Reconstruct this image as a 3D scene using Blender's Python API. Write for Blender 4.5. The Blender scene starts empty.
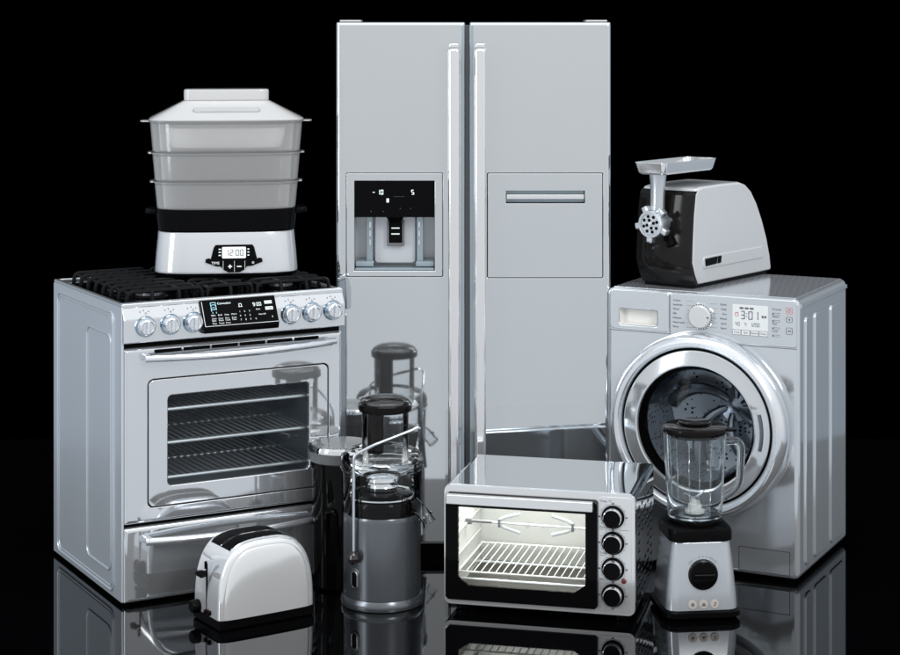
import bpy, bmesh, math, random
from mathutils import Vector, Matrix
random.seed(7)
S = bpy.context.scene
COL = S.collection
PI = math.pi
rad = math.radians

# ------------------------------------------------------------------ camera, world, lamps, exposure
cd = bpy.data.cameras.new("camera"); cam = bpy.data.objects.new("camera", cd); COL.objects.link(cam)
cam.location = (0, 0, 1.8); cam.rotation_euler = (PI/2, 0, 0)
cd.sensor_width = 36; cd.lens = 1930/900*36
cd.shift_x = 0; cd.shift_y = -302.5/900
cd.clip_start = 0.05; cd.clip_end = 200
S.camera = cam
S.view_settings.view_transform = 'Standard'; S.view_settings.look = 'None'
S.view_settings.exposure = 0.0; S.view_settings.gamma = 1

W = bpy.data.worlds.new("World"); S.world = W; W.use_nodes = True
nt = W.node_tree; nt.nodes.clear()
def N(t, **k):
    n = nt.nodes.new(t)
    for a, b in k.items(): setattr(n, a, b)
    return n
# a photo studio: light reflectors in front, dim sides, black drape behind the appliances
wo = N('ShaderNodeOutputWorld'); bg = N('ShaderNodeBackground'); tc = N('ShaderNodeTexCoord')
sp = N('ShaderNodeSeparateXYZ'); mr = N('ShaderNodeMapRange'); rp = N('ShaderNodeValToRGB')
mr.inputs[1].default_value = -1; mr.inputs[2].default_value = 1
L = nt.links.new
L(tc.outputs['Generated'], sp.inputs[0]); L(sp.outputs['Y'], mr.inputs[0]); L(mr.outputs[0], rp.inputs[0])
els = rp.color_ramp.elements
stops = [(0.0, (.71, .725, .745)), (.30, (.74, .755, .775)), (.45, (.66, .685, .715)), (.60, (.42, .465, .52)),
         (.78, (.29, .335, .39)), (.87, (.19, .225, .265)), (.915, (0, 0, 0))]
els[0].position = 0; els[0].color = (*stops[0][1], 1); els[1].position = stops[-1][0]; els[1].color = (0, 0, 0, 1)
for p, c in stops[1:-1]:
    e = els.new(p); e.color = (*c, 1)
nz = N('ShaderNodeTexNoise'); nz.inputs['Scale'].default_value = 1.6; nz.inputs['Detail'].default_value = 1
L(tc.outputs['Generated'], nz.inputs['Vector'])
m2 = N('ShaderNodeMapRange'); m2.inputs[3].default_value = .80; m2.inputs[4].default_value = 1.20
L(nz.outputs['Fac'], m2.inputs[0])
m3 = N('ShaderNodeMapRange'); m3.inputs[1].default_value = .28; m3.inputs[2].default_value = .62; m3.inputs[3].default_value = 1; m3.inputs[4].default_value = 1.5
L(sp.outputs['Z'], m3.inputs[0]); mm_ = N('ShaderNodeMath', operation='MULTIPLY'); L(m2.outputs[0], mm_.inputs[0]); L(m3.outputs[0], mm_.inputs[1])
vm = N('ShaderNodeVectorMath', operation='SCALE'); L(rp.outputs[0], vm.inputs[0]); L(mm_.outputs[0], vm.inputs['Scale'])
m4 = N('ShaderNodeMapRange'); m4.inputs[1].default_value = -.26; m4.inputs[2].default_value = .02
L(sp.outputs['Z'], m4.inputs[0]); mx4 = N('ShaderNodeMix', data_type='RGBA'); mx4.inputs[6].default_value = (.93, .955, .98, 1); mx4.inputs[7].default_value = (1.03, 1.02, 1.0, 1)
L(m4.outputs[0], mx4.inputs[0]); vm2 = N('ShaderNodeVectorMath', operation='MULTIPLY'); L(vm.outputs[0], vm2.inputs[0]); L(mx4.outputs[2], vm2.inputs[1])
L(vm2.outputs[0], bg.inputs[0]); bg.inputs[1].default_value = 1.0; L(bg.outputs[0], wo.inputs[0])

def softbox(name, loc, target, sx, sy, watts, col=(1, 1, 1)):
    l = bpy.data.lights.new(name, 'AREA'); l.shape = 'RECTANGLE'; l.size = sx; l.size_y = sy; l.energy = watts; l.color = col
    o = bpy.data.objects.new(name, l); COL.objects.link(o); o.location = loc
    o.rotation_euler = (Vector(target)-Vector(loc)).to_track_quat('-Z', 'Y').to_euler()
    return o
softbox("softbox_key", (2.6, 1.6, 3.6), (0, 6.2, .8), 1.2, 2.2, 110, (1, .985, .96))
softbox("softbox_strip", (-3.6, 3.4, 2.0), (0, 6.3, .9), .7, 2.6, 55, (.93, .97, 1))
softbox("softbox_top", (0.2, 5.6, 4.6), (0, 6.4, 0), 3.0, 1.2, 46, (1, 1, 1))

# ------------------------------------------------------------------ render settings
cy = S.cycles
cy.max_bounces = 14; cy.transmission_bounces = 12; cy.transparent_max_bounces = 20; cy.glossy_bounces = 8; cy.diffuse_bounces = 3
cy.caustics_reflective = False; cy.caustics_refractive = True; cy.sample_clamp_indirect = 6
cy.use_denoising = True

# ------------------------------------------------------------------ materials
def mat(name, base, metal=0, rough=.3, var=.0, scale=6, trans=0, ior=1.5, coat=0, emit=None, emit_s=0, bump=0, bscale=200, tone=0, spec=.5):
    m = bpy.data.materials.new(name); m.use_nodes = True
    t = m.node_tree; b = t.nodes['Principled BSDF']
    b.inputs['Base Color'].default_value = (*base, 1); b.inputs['Metallic'].default_value = metal
    b.inputs['Roughness'].default_value = rough; b.inputs['IOR'].default_value = ior
    b.inputs['Specular IOR Level'].default_value = spec; b.inputs['Transmission Weight'].default_value = trans; b.inputs['Coat Weight'].default_value = coat
    if coat: b.inputs['Coat Roughness'].default_value = .03
    if emit: b.inputs['Emission Color'].default_value = (*emit, 1); b.inputs['Emission Strength'].default_value = emit_s
    tcn = t.nodes.new('ShaderNodeTexCoord')
    if var or tone:
        n = t.nodes.new('ShaderNodeTexNoise'); n.inputs['Scale'].default_value = scale; n.inputs['Detail'].default_value = 6
        n.inputs['Roughness'].default_value = .65
        t.links.new(tcn.outputs['Object'], n.inputs['Vector'])
        if var:
            r = t.nodes.new('ShaderNodeMapRange'); r.inputs[1].default_value = .3; r.inputs[2].default_value = .75
            r.inputs[3].default_value = max(0, rough-var*.6); r.inputs[4].default_value = rough+var
            t.links.new(n.outputs['Fac'], r.inputs[0]); t.links.new(r.outputs[0], b.inputs['Roughness'])
        if tone:
            r2 = t.nodes.new('ShaderNodeMix'); r2.data_type = 'RGBA'
            r2.inputs[6].default_value = (*[c*(1-tone) for c in base], 1); r2.inputs[7].default_value = (*[min(1, c*(1+tone)) for c in base], 1)
            t.links.new(n.outputs['Fac'], r2.inputs[0]); t.links.new(r2.outputs[2], b.inputs['Base Color'])
    if bump:
        n2 = t.nodes.new('ShaderNodeTexNoise'); n2.inputs['Scale'].default_value = bscale; n2.inputs['Detail'].default_value = 3
        t.links.new(tcn.outputs['Object'], n2.inputs['Vector'])
        bp = t.nodes.new('ShaderNodeBump'); bp.inputs['Strength'].default_value = bump; bp.inputs['Distance'].default_value = .001
        t.links.new(n2.outputs['Fac'], bp.inputs['Height']); t.links.new(bp.outputs[0], b.inputs['Normal'])
    return m

def pane(name, tint=(.9, .95, .96), ior=1.5, rough=0.0, dirt=0.0):
    """thin sheet of glass: lets light through, reflects by Fresnel"""
    m = bpy.data.materials.new(name); m.use_nodes = True; t = m.node_tree; t.nodes.clear()
    o = t.nodes.new('ShaderNodeOutputMaterial'); mx = t.nodes.new('ShaderNodeMixShader'); f = t.nodes.new('ShaderNodeFresnel')
    tr = t.nodes.new('ShaderNodeBsdfTransparent'); g = t.nodes.new('ShaderNodeBsdfGlossy')
    f.inputs['IOR'].default_value = ior; tr.inputs[0].default_value = (*tint, 1); g.inputs['Roughness'].default_value = rough
    t.links.new(f.outputs[0], mx.inputs[0]); t.links.new(tr.outputs[0], mx.inputs[1]); t.links.new(g.outputs[0], mx.inputs[2])
    t.links.new(mx.outputs[0], o.inputs[0])
    return m

def frosted(name, col, opacity=.7, rough=.35):
    m = bpy.data.materials.new(name); m.use_nodes = True; t = m.node_tree
    b = t.nodes['Principled BSDF']; o = t.nodes['Material Output']
    b.inputs['Base Color'].default_value = (*col, 1); b.inputs['Roughness'].default_value = rough
    tl = t.nodes.new('ShaderNodeBsdfTranslucent'); tl.inputs[0].default_value = (*col, 1)
    a = t.nodes.new('ShaderNodeMixShader'); a.inputs[0].default_value = .38
    t.links.new(b.outputs[0], a.inputs[1]); t.links.new(tl.outputs[0], a.inputs[2])
    tr = t.nodes.new('ShaderNodeBsdfTransparent'); mx = t.nodes.new('ShaderNodeMixShader')
    lw = t.nodes.new('ShaderNodeLayerWeight'); lw.inputs[0].default_value = .35
    mr_ = t.nodes.new('ShaderNodeMapRange'); mr_.inputs[3].default_value = opacity; mr_.inputs[4].default_value = 1
    t.links.new(lw.outputs['Facing'], mr_.inputs[0]); t.links.new(mr_.outputs[0], mx.inputs[0])
    t.links.new(tr.outputs[0], mx.inputs[1]); t.links.new(a.outputs[0], mx.inputs[2])
    fr = t.nodes.new('ShaderNodeFresnel'); fr.inputs[0].default_value = 1.42; gl = t.nodes.new('ShaderNodeBsdfGlossy'); gl.inputs['Roughness'].default_value = rough*.6
    fm = t.nodes.new('ShaderNodeMixShader'); t.links.new(fr.outputs[0], fm.inputs[0]); t.links.new(mx.outputs[0], fm.inputs[1]); t.links.new(gl.outputs[0], fm.inputs[2])
    t.links.new(fm.outputs[0], o.inputs[0])
    return m

def perforated(name, base, scale, thr):
    m = mat(name, base, .75, .3)
    t = m.node_tree; b = t.nodes['Principled BSDF']
    tcn = t.nodes.new('ShaderNodeTexCoord'); v = t.nodes.new('ShaderNodeTexVoronoi'); v.inputs['Scale'].default_value = scale
    v.inputs['Randomness'].default_value = .55
    t.links.new(tcn.outputs['Object'], v.inputs['Vector'])
    c = t.nodes.new('ShaderNodeMath'); c.operation = 'GREATER_THAN'; c.inputs[1].default_value = thr
    t.links.new(v.outputs['Distance'], c.inputs[0])
    mx = t.nodes.new('ShaderNodeMix'); mx.data_type = 'RGBA'; mx.inputs[6].default_value = (.004, .004, .005, 1); mx.inputs[7].default_value = (*base, 1)
    t.links.new(c.outputs[0], mx.inputs[0]); t.links.new(mx.outputs[2], b.inputs['Base Color'])
    return m

M = dict(
    steel=mat('polished_steel', (.70, .73, .765), .80, .05, .01, 3, tone=.02),
    fridge=mat('fridge_steel', (.70, .735, .76), .93, .04, .012, 3, tone=.02),
    washer=mat('washer_enamel', (.655, .695, .735), .70, .09, .015, 3, tone=.02),
    side=mat('painted_side_steel', (.60, .65, .71), .5, .26, 0, 3, tone=.03),
    white=mat('pale_lacquer', (.68, .71, .75), .4, .12, .01, 4, tone=.015),
    whitepl=mat('pale_plastic', (.58, .60, .625), .0, .16, .02, 8, coat=.3, tone=.015),
    bright=mat('bright_steel', (.79, .805, .82), .74, .11, .01, 4, tone=.015),
    chrome=mat('chrome', (.84, .87, .90), 1, .03, .02, 9),
    bluechrome=mat('blue_tinted_chrome', (.36, .47, .57), 1, .08),
    greymet=mat('grey_metallic_lacquer', (.145, .158, .176), .72, .24, .01, 4, tone=.02),
    alu=mat('cast_aluminium', (.60, .64, .68), .85, .2, .08, 14, tone=.05, bump=.15, bscale=90),
    blackg=mat('black_gloss', (.0025, .0025, .003), 0, .05, .04, 6, spec=.06),
    blackm=mat('black_plastic', (.0025, .0025, .003), 0, .3, .08, 9, tone=.2, spec=.06),
    iron=mat('cast_iron', (.006, .0065, .0075), 0, .42, .12, 30, tone=.25, bump=.5, bscale=260, spec=.12),
    gap=mat('dark_gap', (.003, .003, .0035), 0, .5, spec=.04),
    brownblack=mat('smoked_black_plastic', (.011, .0105, .0105), 0, .10, .04, 5, spec=.18),
    floor=mat('black_glass_floor', (.0012, .0013, .0016), 0, .015, .03, 1.5, ior=1.43),
    ovenin=mat('dark_oven_enamel', (.13, .145, .16), .3, .3, .1, 12, tone=.2),
    wire=mat('rack_wire', (.86, .89, .92), .5, .22),
    minin=mat('pale_oven_liner', (.61, .62, .60), .2, .3, .08, 10, tone=.06),
    scorched=mat('heated_oven_floor', (.055, .05, .043), .3, .35, .1, 9, tone=.6),
    darkpane=pane('smoked_oven_glass', (.90, .92, .93), 1.16),
    clearpane=pane('clear_oven_glass', (.96, .97, .96), 1.15),
    portpane=pane('porthole_glass', (.93, .95, .97), 1.12),
    jar=mat('jug_glass', (.92, .955, .97), 0, 0, trans=1, ior=1.38),
    clearpl=pane('clear_plastic', (.88, .91, .93), 1.5),
    shell=pane('clear_plastic_shell', (.955, .965, .97), 1.3),
    frost=frosted('frosted_tier_plastic', (.95, .96, .97), .27, .13),
    frostlid=frosted('frosted_lid_plastic', (.95, .955, .96), .86, .2),
    drum=perforated('perforated_drum', (.56, .62, .69), 62, .27),
    rib=mat('drum_rib', (.26, .29, .33), .9, .22),
    ringmet=mat('satin_ring', (.78, .81, .855), .78, .15, .03, 4, tone=.015),
    hazy=frosted('hazy_lid_plastic', (.62, .66, .69), .22, .08),
    toast=mat('toaster_steel', (.87, .885, .90), .60, .13, .02, 3, tone=.015),
    whitewire=mat('pale_wire', (.92, .93, .90), .2, .3),
    blend=mat('blender_lacquer', (.50, .535, .58), .5, .16, .02, 4, tone=.02),
    glassy=pane('glossy_clear_lid', (.84, .88, .90), 1.75),
    cap=mat('dark_brown_cap', (.006, .005, .0047), 0, .12, .01, 5, spec=.1),
    toastshell=mat('chromed_toaster_shell', (.84, .86, .88), .62, .10, .02, 4, tone=.01),
    trim=mat('blue_grey_trim', (.46, .53, .57), .8, .16, .02, 4),
    mirror=mat('mirror_steel', (.74, .775, .81), .97, .045, .02, 4, tone=.02),
    bin=mat('glossy_black_bin', (.003, .003, .003), 0, .06, .02, 5, spec=.11),
    top=mat('worktop_enamel', (.66, .69, .745), .66, .12),
    print=mat('grey_print', (.10, .11, .13), 0, .5),
    printlight=mat('light_print', (.75, .80, .82), 0, .5, emit=(.75, .82, .85), emit_s=.35),
    lcd=mat('lit_lcd', (.70, .73, .73), 0, .25, emit=(.88, .93, .95), emit_s=.42),
    lcdgrey=mat('pale_lcd', (.60, .63, .645), 0, .25, emit=(.88, .93, .95), emit_s=.16),
    beige=mat('beige_key', (.50, .46, .42), 0, .35),
    glow=mat('lit_digits', (.8, .9, .92), 0, .4, emit=(.78, .90, .95), emit_s=.55),
    cyan=mat('cyan_print', (.3, .6, .68), 0, .4, emit=(.35, .68, .75), emit_s=.3),
    redprint=mat('red_print', (.62, .20, .22), 0, .4),
    redlamp=mat('dark_red_lamp', (.16, .012, .016), 0, .12, coat=.6),
    whitepaint=mat('white_nylon', (.82, .82, .80), 0, .35),
    greycap=mat('grey_plastic', (.16, .165, .175), 0, .3),
    cav=mat('dispenser_liner', (.62, .66, .70), .25, .22, .05, 8),
    cavblue=mat('blue_grey_liner', (.36, .44, .49), .5, .12),
    bakelite=mat('dark_ball_grip', (.018, .014, .013), 0, .1, coat=.5),
)

def dashes(m):
    t = m.node_tree; b = t.nodes['Principled BSDF']
    def mth(op, a, v=None, w=None):
        n = t.nodes.new('ShaderNodeMath'); n.operation = op
        for k, q in enumerate((a, v, w)):
            if q is None: continue
            if hasattr(q, 'links'): t.links.new(q, n.inputs[k])
            else: n.inputs[k].default_value = q
        return n.outputs[0]
    c = t.nodes.new('ShaderNodeTexCoord'); x = t.nodes.new('ShaderNodeSeparateXYZ'); t.links.new(c.outputs['Object'], x.inputs[0])
    row = mth('MULTIPLY', x.outputs['Y'], 22); ri = mth('FLOOR', row)
    fx = mth('FRACT', mth('ADD', mth('MULTIPLY', x.outputs['X'], 46), mth('MULTIPLY', ri, .5)))
    d = mth('MULTIPLY', mth('LESS_THAN', fx, .5), mth('LESS_THAN', mth('FRACT', row), .12))
    bp = t.nodes.new('ShaderNodeBump'); bp.inputs['Strength'].default_value = .3; bp.inputs['Distance'].default_value = .001
    t.links.new(d, bp.inputs['Height']); t.links.new(bp.outputs[0], b.inputs['Normal'])
    t.links.new(mth('ADD', mth('MULTIPLY', d, .18), .12), b.inputs['Roughness'])
dashes(M['top'])

# ------------------------------------------------------------------ mesh helpers
def rrect(x0, x1, z0, z1, r, n=5):
    """rounded rectangle, counter-clockwise seen from the front, 4*(n+1) points"""
    r = max(min(r, (x1-x0)/2-1e-5, (z1-z0)/2-1e-5), 1e-5)
    out = []
    for cx, cz, a0 in ((x1-r, z0+r, -90), (x1-r, z1-r, 0), (x0+r, z1-r, 90), (x0+r, z0+r, 180)):
        for k in range(n+1):
            a = rad(a0+90*k/n); out.append((cx+r*math.cos(a), cz+r*math.sin(a)))
    return out

def circ(cx, cz, r, n=5):
    """circle sampled to match rrect"""
    out = []
    for a0 in (-90, 0, 90, 180):
        for k in range(n+1):
            a = rad(a0+90*(k+.5)/(n+1)); out.append((cx+r*math.cos(a), cz+r*math.sin(a)))
    return out

def fillet(pts, r, n=5):
    """round the inner corners of a 3-D polyline"""
    pts = [Vector(p) for p in pts]; out = [pts[0]]
    for a, b, c in zip(pts, pts[1:], pts[2:]):
        d1, d2 = (a-b), (c-b); q = min(r, d1.length*.49, d2.length*.49)
        p1, p2 = b+d1.normalized()*q, b+d2.normalized()*q
        for k in range(n+1):
            t = k/n; out.append(p1*(1-t)**2+b*2*t*(1-t)+p2*t*t)
    out.append(pts[-1]); return out

class MB:
    def __init__(s): s.bm = bmesh.new(); s.M = Matrix()
    def v(s, p): return s.bm.verts.new(s.M @ Vector(p))
    def f(s, vs, m=0):
        try: f = s.bm.faces.new(vs)
        except ValueError: return None
        f.material_index = m; f.smooth = True; return f
    def loft(s, loops, m=0, cap0=True, cap1=True, ring=False, closed=True):
        L_ = [[s.v(p) for p in lp] for lp in loops]
        pairs = list(zip(L_, L_[1:])) + ([(L_[-1], L_[0])] if ring else [])
        n = len(L_[0])
        for a, b in pairs:
            for i in range(n if closed else n-1):
                j = (i+1) % n; s.f([a[i], a[j], b[j], b[i]], m)
        if not ring:
            if cap0: s.f(L_[0][::-1], m)
            if cap1: s.f(L_[-1], m)
        return s
    def box(s, x0, x1, y0, y1, z0, z1, r=0, seg=2, m=0):
        t = bmesh.new(); bmesh.ops.create_cube(t, size=1)
        for v in t.verts: v.co = ((x0+x1)/2+v.co.x*(x1-x0), (y0+y1)/2+v.co.y*(y1-y0), (z0+z1)/2+v.co.z*(z1-z0))
        if r: bmesh.ops.bevel(t, geom=t.edges[:], offset=r, segments=seg, profile=.5, affect='EDGES')
        s.add(t, m); return s
    def add(s, t, m=None):
        mp = {v: s.v(v.co) for v in t.verts}
        for f in t.faces: s.f([mp[v] for v in f.verts], f.material_index if m is None else m)
        t.free()
    def slab(s, x0, x1, z0, z1, yf, yb, r=.004, b=.003, seg=3, m=0, n=5):
        """panel in the xz plane facing -y, rounded outline r, rounded front edge b"""
        lp = [[(x, yb, z) for x, z in rrect(x0, x1, z0, z1, r, n)]]
        for k in range(seg+1):
            a = PI/2*k/seg; i = b*(1-math.cos(a)); y = yf+b-b*math.sin(a)
            lp.append([(x, y, z) for x, z in rrect(x0+i, x1-i, z0+i, z1-i, max(r-i, r*.3), n)])
        return s.loft(lp, m)
    def frame(s, o, h, yf, yb, ro=.004, ri=.004, b=.003, bi=None, seg=3, m=0, n=5):
        """panel with an opening h; o, h = (x0,x1,z0,z1)"""
        bi = b if bi is None else bi
        lp = [[(x, yb, z) for x, z in rrect(*o, ro, n)]]
        for k in range(seg+1):
            a = PI/2*k/seg; i = b*(1-math.cos(a)); y = yf+b-b*math.sin(a)
            lp.append([(x, y, z) for x, z in rrect(o[0]+i, o[1]-i, o[2]+i, o[3]-i, max(ro-i, ro*.3), n)])
        for k in range(seg, -1, -1):
            a = PI/2*k/seg; i = bi*(1-math.cos(a)); y = yf+bi-bi*math.sin(a)
            lp.append([(x, y, z) for x, z in rrect(h[0]-i, h[1]+i, h[2]-i, h[3]+i, ri+i, n)])
        lp.append([(x, yb, z) for x, z in rrect(*h, ri, n)])
        return s.loft(lp, m, ring=True)
    def pocket(s, x0, x1, z0, z1, yf, yb, r=.004, m=0, mb=None, taper=0, n=5):
        """open recess (walls and back) facing -y"""
        a = [(x, yf, z) for x, z in rrect(x0, x1, z0, z1, r, n)]; q = taper
        b = [(x, yb, z) for x, z in rrect(x0+q, x1-q, z0+q, z1-q, max(r-q, .001), n)]
        A = [s.v(p) for p in a]; B = [s.v(p) for p in b]; k = len(A)
        for i in range(k): s.f([A[(i+1) % k], A[i], B[i], B[(i+1) % k]], m)
        s.f(B, m if mb is None else mb); return s
    def quad(s, x0, x1, z0, z1, y, m=0):
        s.f([s.v((x0, y, z0)), s.v((x1, y, z0)), s.v((x1, y, z1)), s.v((x0, y, z1))], m); return s
    def poly(s, pts, y, m=0):
        s.f([s.v((x, y, z)) for x, z in pts], m); return s
    def ringmark(s, cx, cz, r, w, y, m=0, n=24, a0=0, a1=360):
        st = [(math.cos(rad(a0+(a1-a0)*k/n)), math.sin(rad(a0+(a1-a0)*k/n))) for k in range(n+1)]
        for p, q in zip(st, st[1:]):
            s.f([s.v((cx+p[0]*(r-w), y, cz+p[1]*(r-w))), s.v((cx+p[0]*r, y, cz+p[1]*r)),
                 s.v((cx+q[0]*r, y, cz+q[1]*r)), s.v((cx+q[0]*(r-w), y, cz+q[1]*(r-w)))], m)
        return s
    def lathe(s, prof, n=40, m=0, c=(0, 0, 0), axis='z', caps=True, mats=None):
        """prof [(r,h)...]; axis z, or f = towards the front (-y)"""
        def P(r, h, a):
            x, y = r*math.cos(a), r*math.sin(a)
            return (c[0]+x, c[1]+y, c[2]+h) if axis == 'z' else (c[0]+x, c[1]-h, c[2]+y)
        lp = [[P(max(r, 1e-5), h, 2*PI*i/n) for i in range(n)] for r, h in prof]
        L_ = [[s.v(p) for p in l] for l in lp]
        for k, (a, b) in enumerate(zip(L_, L_[1:])):
            for i in range(n): s.f([a[i], a[(i+1) % n], b[(i+1) % n], b[i]], mats[k] if mats else m)
        if caps:
            if prof[0][0] > 1e-4: s.f(L_[0][::-1], mats[0] if mats else m)
            if prof[-1][0] > 1e-4: s.f(L_[-1], mats[-1] if mats else m)
        return s
    def tube(s, pts, r, n=10, m=0, caps=True, ring=False, flat=None):
        pts = [Vector(p) for p in pts]; k = len(pts); T = []
        for i in range(k):
            a = pts[(i-1) % k] if (ring or i) else pts[0]; b = pts[(i+1) % k] if (ring or i < k-1) else pts[-1]
            T.append((b-a).normalized())
        u = T[0].orthogonal().normalized() if abs(T[0].z) > .9 else T[0].cross(Vector((0, 0, 1))).normalized()
        lp = []
        for i in range(k):
            u = (u-T[i]*u.dot(T[i])).normalized(); w = T[i].cross(u)
            rr = r[i] if isinstance(r, (list, tuple)) else r
            fl = flat or 1
            lp.append([pts[i]+u*(rr*math.cos(2*PI*j/n))+w*(rr*fl*math.sin(2*PI*j/n)) for j in range(n)])
        return s.loft(lp, m, caps, caps, ring)
    def prism(s, prof, x0, x1, b=.003, m=0, seg=2):
        """profile in (y,z) drawn along x, ends and long edges bevelled"""
        t = bmesh.new()
        A = [t.verts.new((x0, y, z)) for y, z in prof]; B = [t.verts.new((x1, y, z)) for y, z in prof]; n = len(A)
        for i in range(n): t.faces.new([A[i], A[(i+1) % n], B[(i+1) % n], B[i]])
        t.faces.new(A[::-1]); t.faces.new(B)
        bmesh.ops.recalc_face_normals(t, faces=t.faces[:])
        if b: bmesh.ops.bevel(t, geom=[e for e in t.edges if e.calc_face_angle(0) > .35], offset=b, segments=seg, profile=.5, affect='EDGES')
        s.add(t, m); return s
    def text(s, body, size, x, z, y, m=0, align='LEFT'):
        c = bpy.data.curves.new('t', 'FONT'); c.body = body; c.size = size; c.align_x = align; c.resolution_u = 2
        o = bpy.data.objects.new('t', c); me = o.to_mesh()
        vs = [s.v((x+v.co.x, y, z+v.co.y)) for v in me.vertices]
        for p in me.polygons: s.f([vs[i] for i in p.vertices], m)
        o.to_mesh_clear(); bpy.data.objects.remove(o); bpy.data.curves.remove(c); return s
    def seg7(s, txt, x, z, h, y, m=0, w=None, t=None, gap=None):
        w = w or h*.52; t = t or h*.12; gap = gap or h*.2
        on = {'0': 'abcdef', '1': 'bc', '2': 'abged', '3': 'abgcd', '4': 'fgbc', '5': 'afgcd', '6': 'afgedc', '7': 'abc', '8': 'abcdefg', '9': 'abcdfg', '-': 'g', ' ': '', 'U': 'bcdef'}
        for ch in txt:
            if ch == ':':
                for q in (.3, .66): s.quad(x, x+t, z+h*q, z+h*q+t, y, m)
                x += t+gap; continue
            for g in on[ch]:
                e = t*.25
                r = {'a': (e+t*.5, w-e-t*.5, h-t, h), 'g': (e+t*.5, w-e-t*.5, h/2-t/2, h/2+t/2), 'd': (e+t*.5, w-e-t*.5, 0, t),
                     'f': (0, t, h/2+e, h-e), 'b': (w-t, w, h/2+e, h-e), 'e': (0, t, e, h/2-e), 'c': (w-t, w, e, h/2-e)}[g]
                s.quad(x+r[0], x+r[1], z+r[2], z+r[3], y, m)
            x += w+gap
        return s

def obj(name, mb, mats, parent=None, loc=None, angle=32, recalc=True, wn=True):
    bm = mb.bm
    if recalc: bmesh.ops.recalc_face_normals(bm, faces=bm.faces[:])
    me = bpy.data.meshes.new(name); bm.to_mesh(me); bm.free()
    for k in (mats if isinstance(mats, (list, tuple)) else [mats]): me.materials.append(M[k])
    me.set_sharp_from_angle(angle=rad(angle))
    o = bpy.data.objects.new(name, me); COL.objects.link(o)
    if parent: o.parent = parent
    if loc: o.location = loc
    if wn:
        w = o.modifiers.new('weighted_normals', 'WEIGHTED_NORMAL'); w.keep_sharp = True; w.weight = 80
    return o

def split(o):
    """each loose piece of a part becomes a part of its own"""
    bm = bmesh.new(); bm.from_mesh(o.data); bm.verts.ensure_lookup_table(); seen = set(); groups = []
    for v in bm.verts:
        if v.index in seen: continue
        st, g = [v], set(); seen.add(v.index)
        while st:
            q = st.pop(); g.add(q.index)
            for e in q.link_edges:
                w = e.other_vert(q)
                if w.index not in seen: seen.add(w.index); st.append(w)
        groups.append(g)
    for g in groups[1:]:
        b2 = bm.copy(); b2.verts.ensure_lookup_table()
        bmesh.ops.delete(b2, geom=[v for v in b2.verts if v.index not in g], context='VERTS')
        me = bpy.data.meshes.new(o.data.name); b2.to_mesh(me); b2.free()
        for m in o.data.materials: me.materials.append(m)
        me.set_sharp_from_angle(angle=rad(32))
        c = o.copy(); c.data = me; COL.objects.link(c)
    bmesh.ops.delete(bm, geom=[v for v in bm.verts if v.index not in groups[0]], context='VERTS'); bm.to_mesh(o.data); bm.free()
    o.data.set_sharp_from_angle(angle=rad(32)); return o

def carve(o, mb):
    """cut a real recess into a part"""
    bmesh.ops.recalc_face_normals(mb.bm, faces=mb.bm.faces[:])
    me = bpy.data.meshes.new('cut'); mb.bm.to_mesh(me); mb.bm.free(); c = bpy.data.objects.new('cut', me); COL.objects.link(c)
    c.parent = o.parent; md = o.modifiers.new('cut', 'BOOLEAN'); md.object = c; md.operation = 'DIFFERENCE'; md.solver = 'EXACT'
    o.modifiers.move(len(o.modifiers)-1, 0)
    for k in o.modifiers:
        if k.type != 'BOOLEAN': k.show_viewport = False
    bpy.context.view_layer.update(); dg = bpy.context.evaluated_depsgraph_get()
    nm = bpy.data.meshes.new_from_object(o.evaluated_get(dg)); o.modifiers.remove(md); o.data = nm
    for k in o.modifiers: k.show_viewport = True
    nm.set_sharp_from_angle(angle=rad(32)); bpy.data.objects.remove(c)

def dup(o, loc, parent=None, rot=None):
    c = o.copy(); COL.objects.link(c); c.location = loc
    if parent: c.parent = parent
    if rot: c.rotation_euler = rot
    return c

def thing(name, label, cat, loc, deg):
    o = bpy.data.objects.new(name, None); COL.objects.link(o); o.empty_display_size = .1
    o.location = loc; o.rotation_euler = (0, 0, rad(deg)); o['label'] = label; o['category'] = cat
    return o

FRONTX = Matrix.Rotation(-PI/2, 4, 'Z')       # a panel's front turns to -x : local x -> -y
RIGHTX = Matrix.Rotation(PI/2, 4, 'Z')        # a panel's front turns to +x : local x -> +y

# ------------------------------------------------------------------ floor
mb = MB(); mb.box(-2.6, 2.6, 5.38, 8.4, -.03, 0, .004, 2)
fl = obj('floor', mb, 'floor'); fl['kind'] = 'structure'

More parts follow.
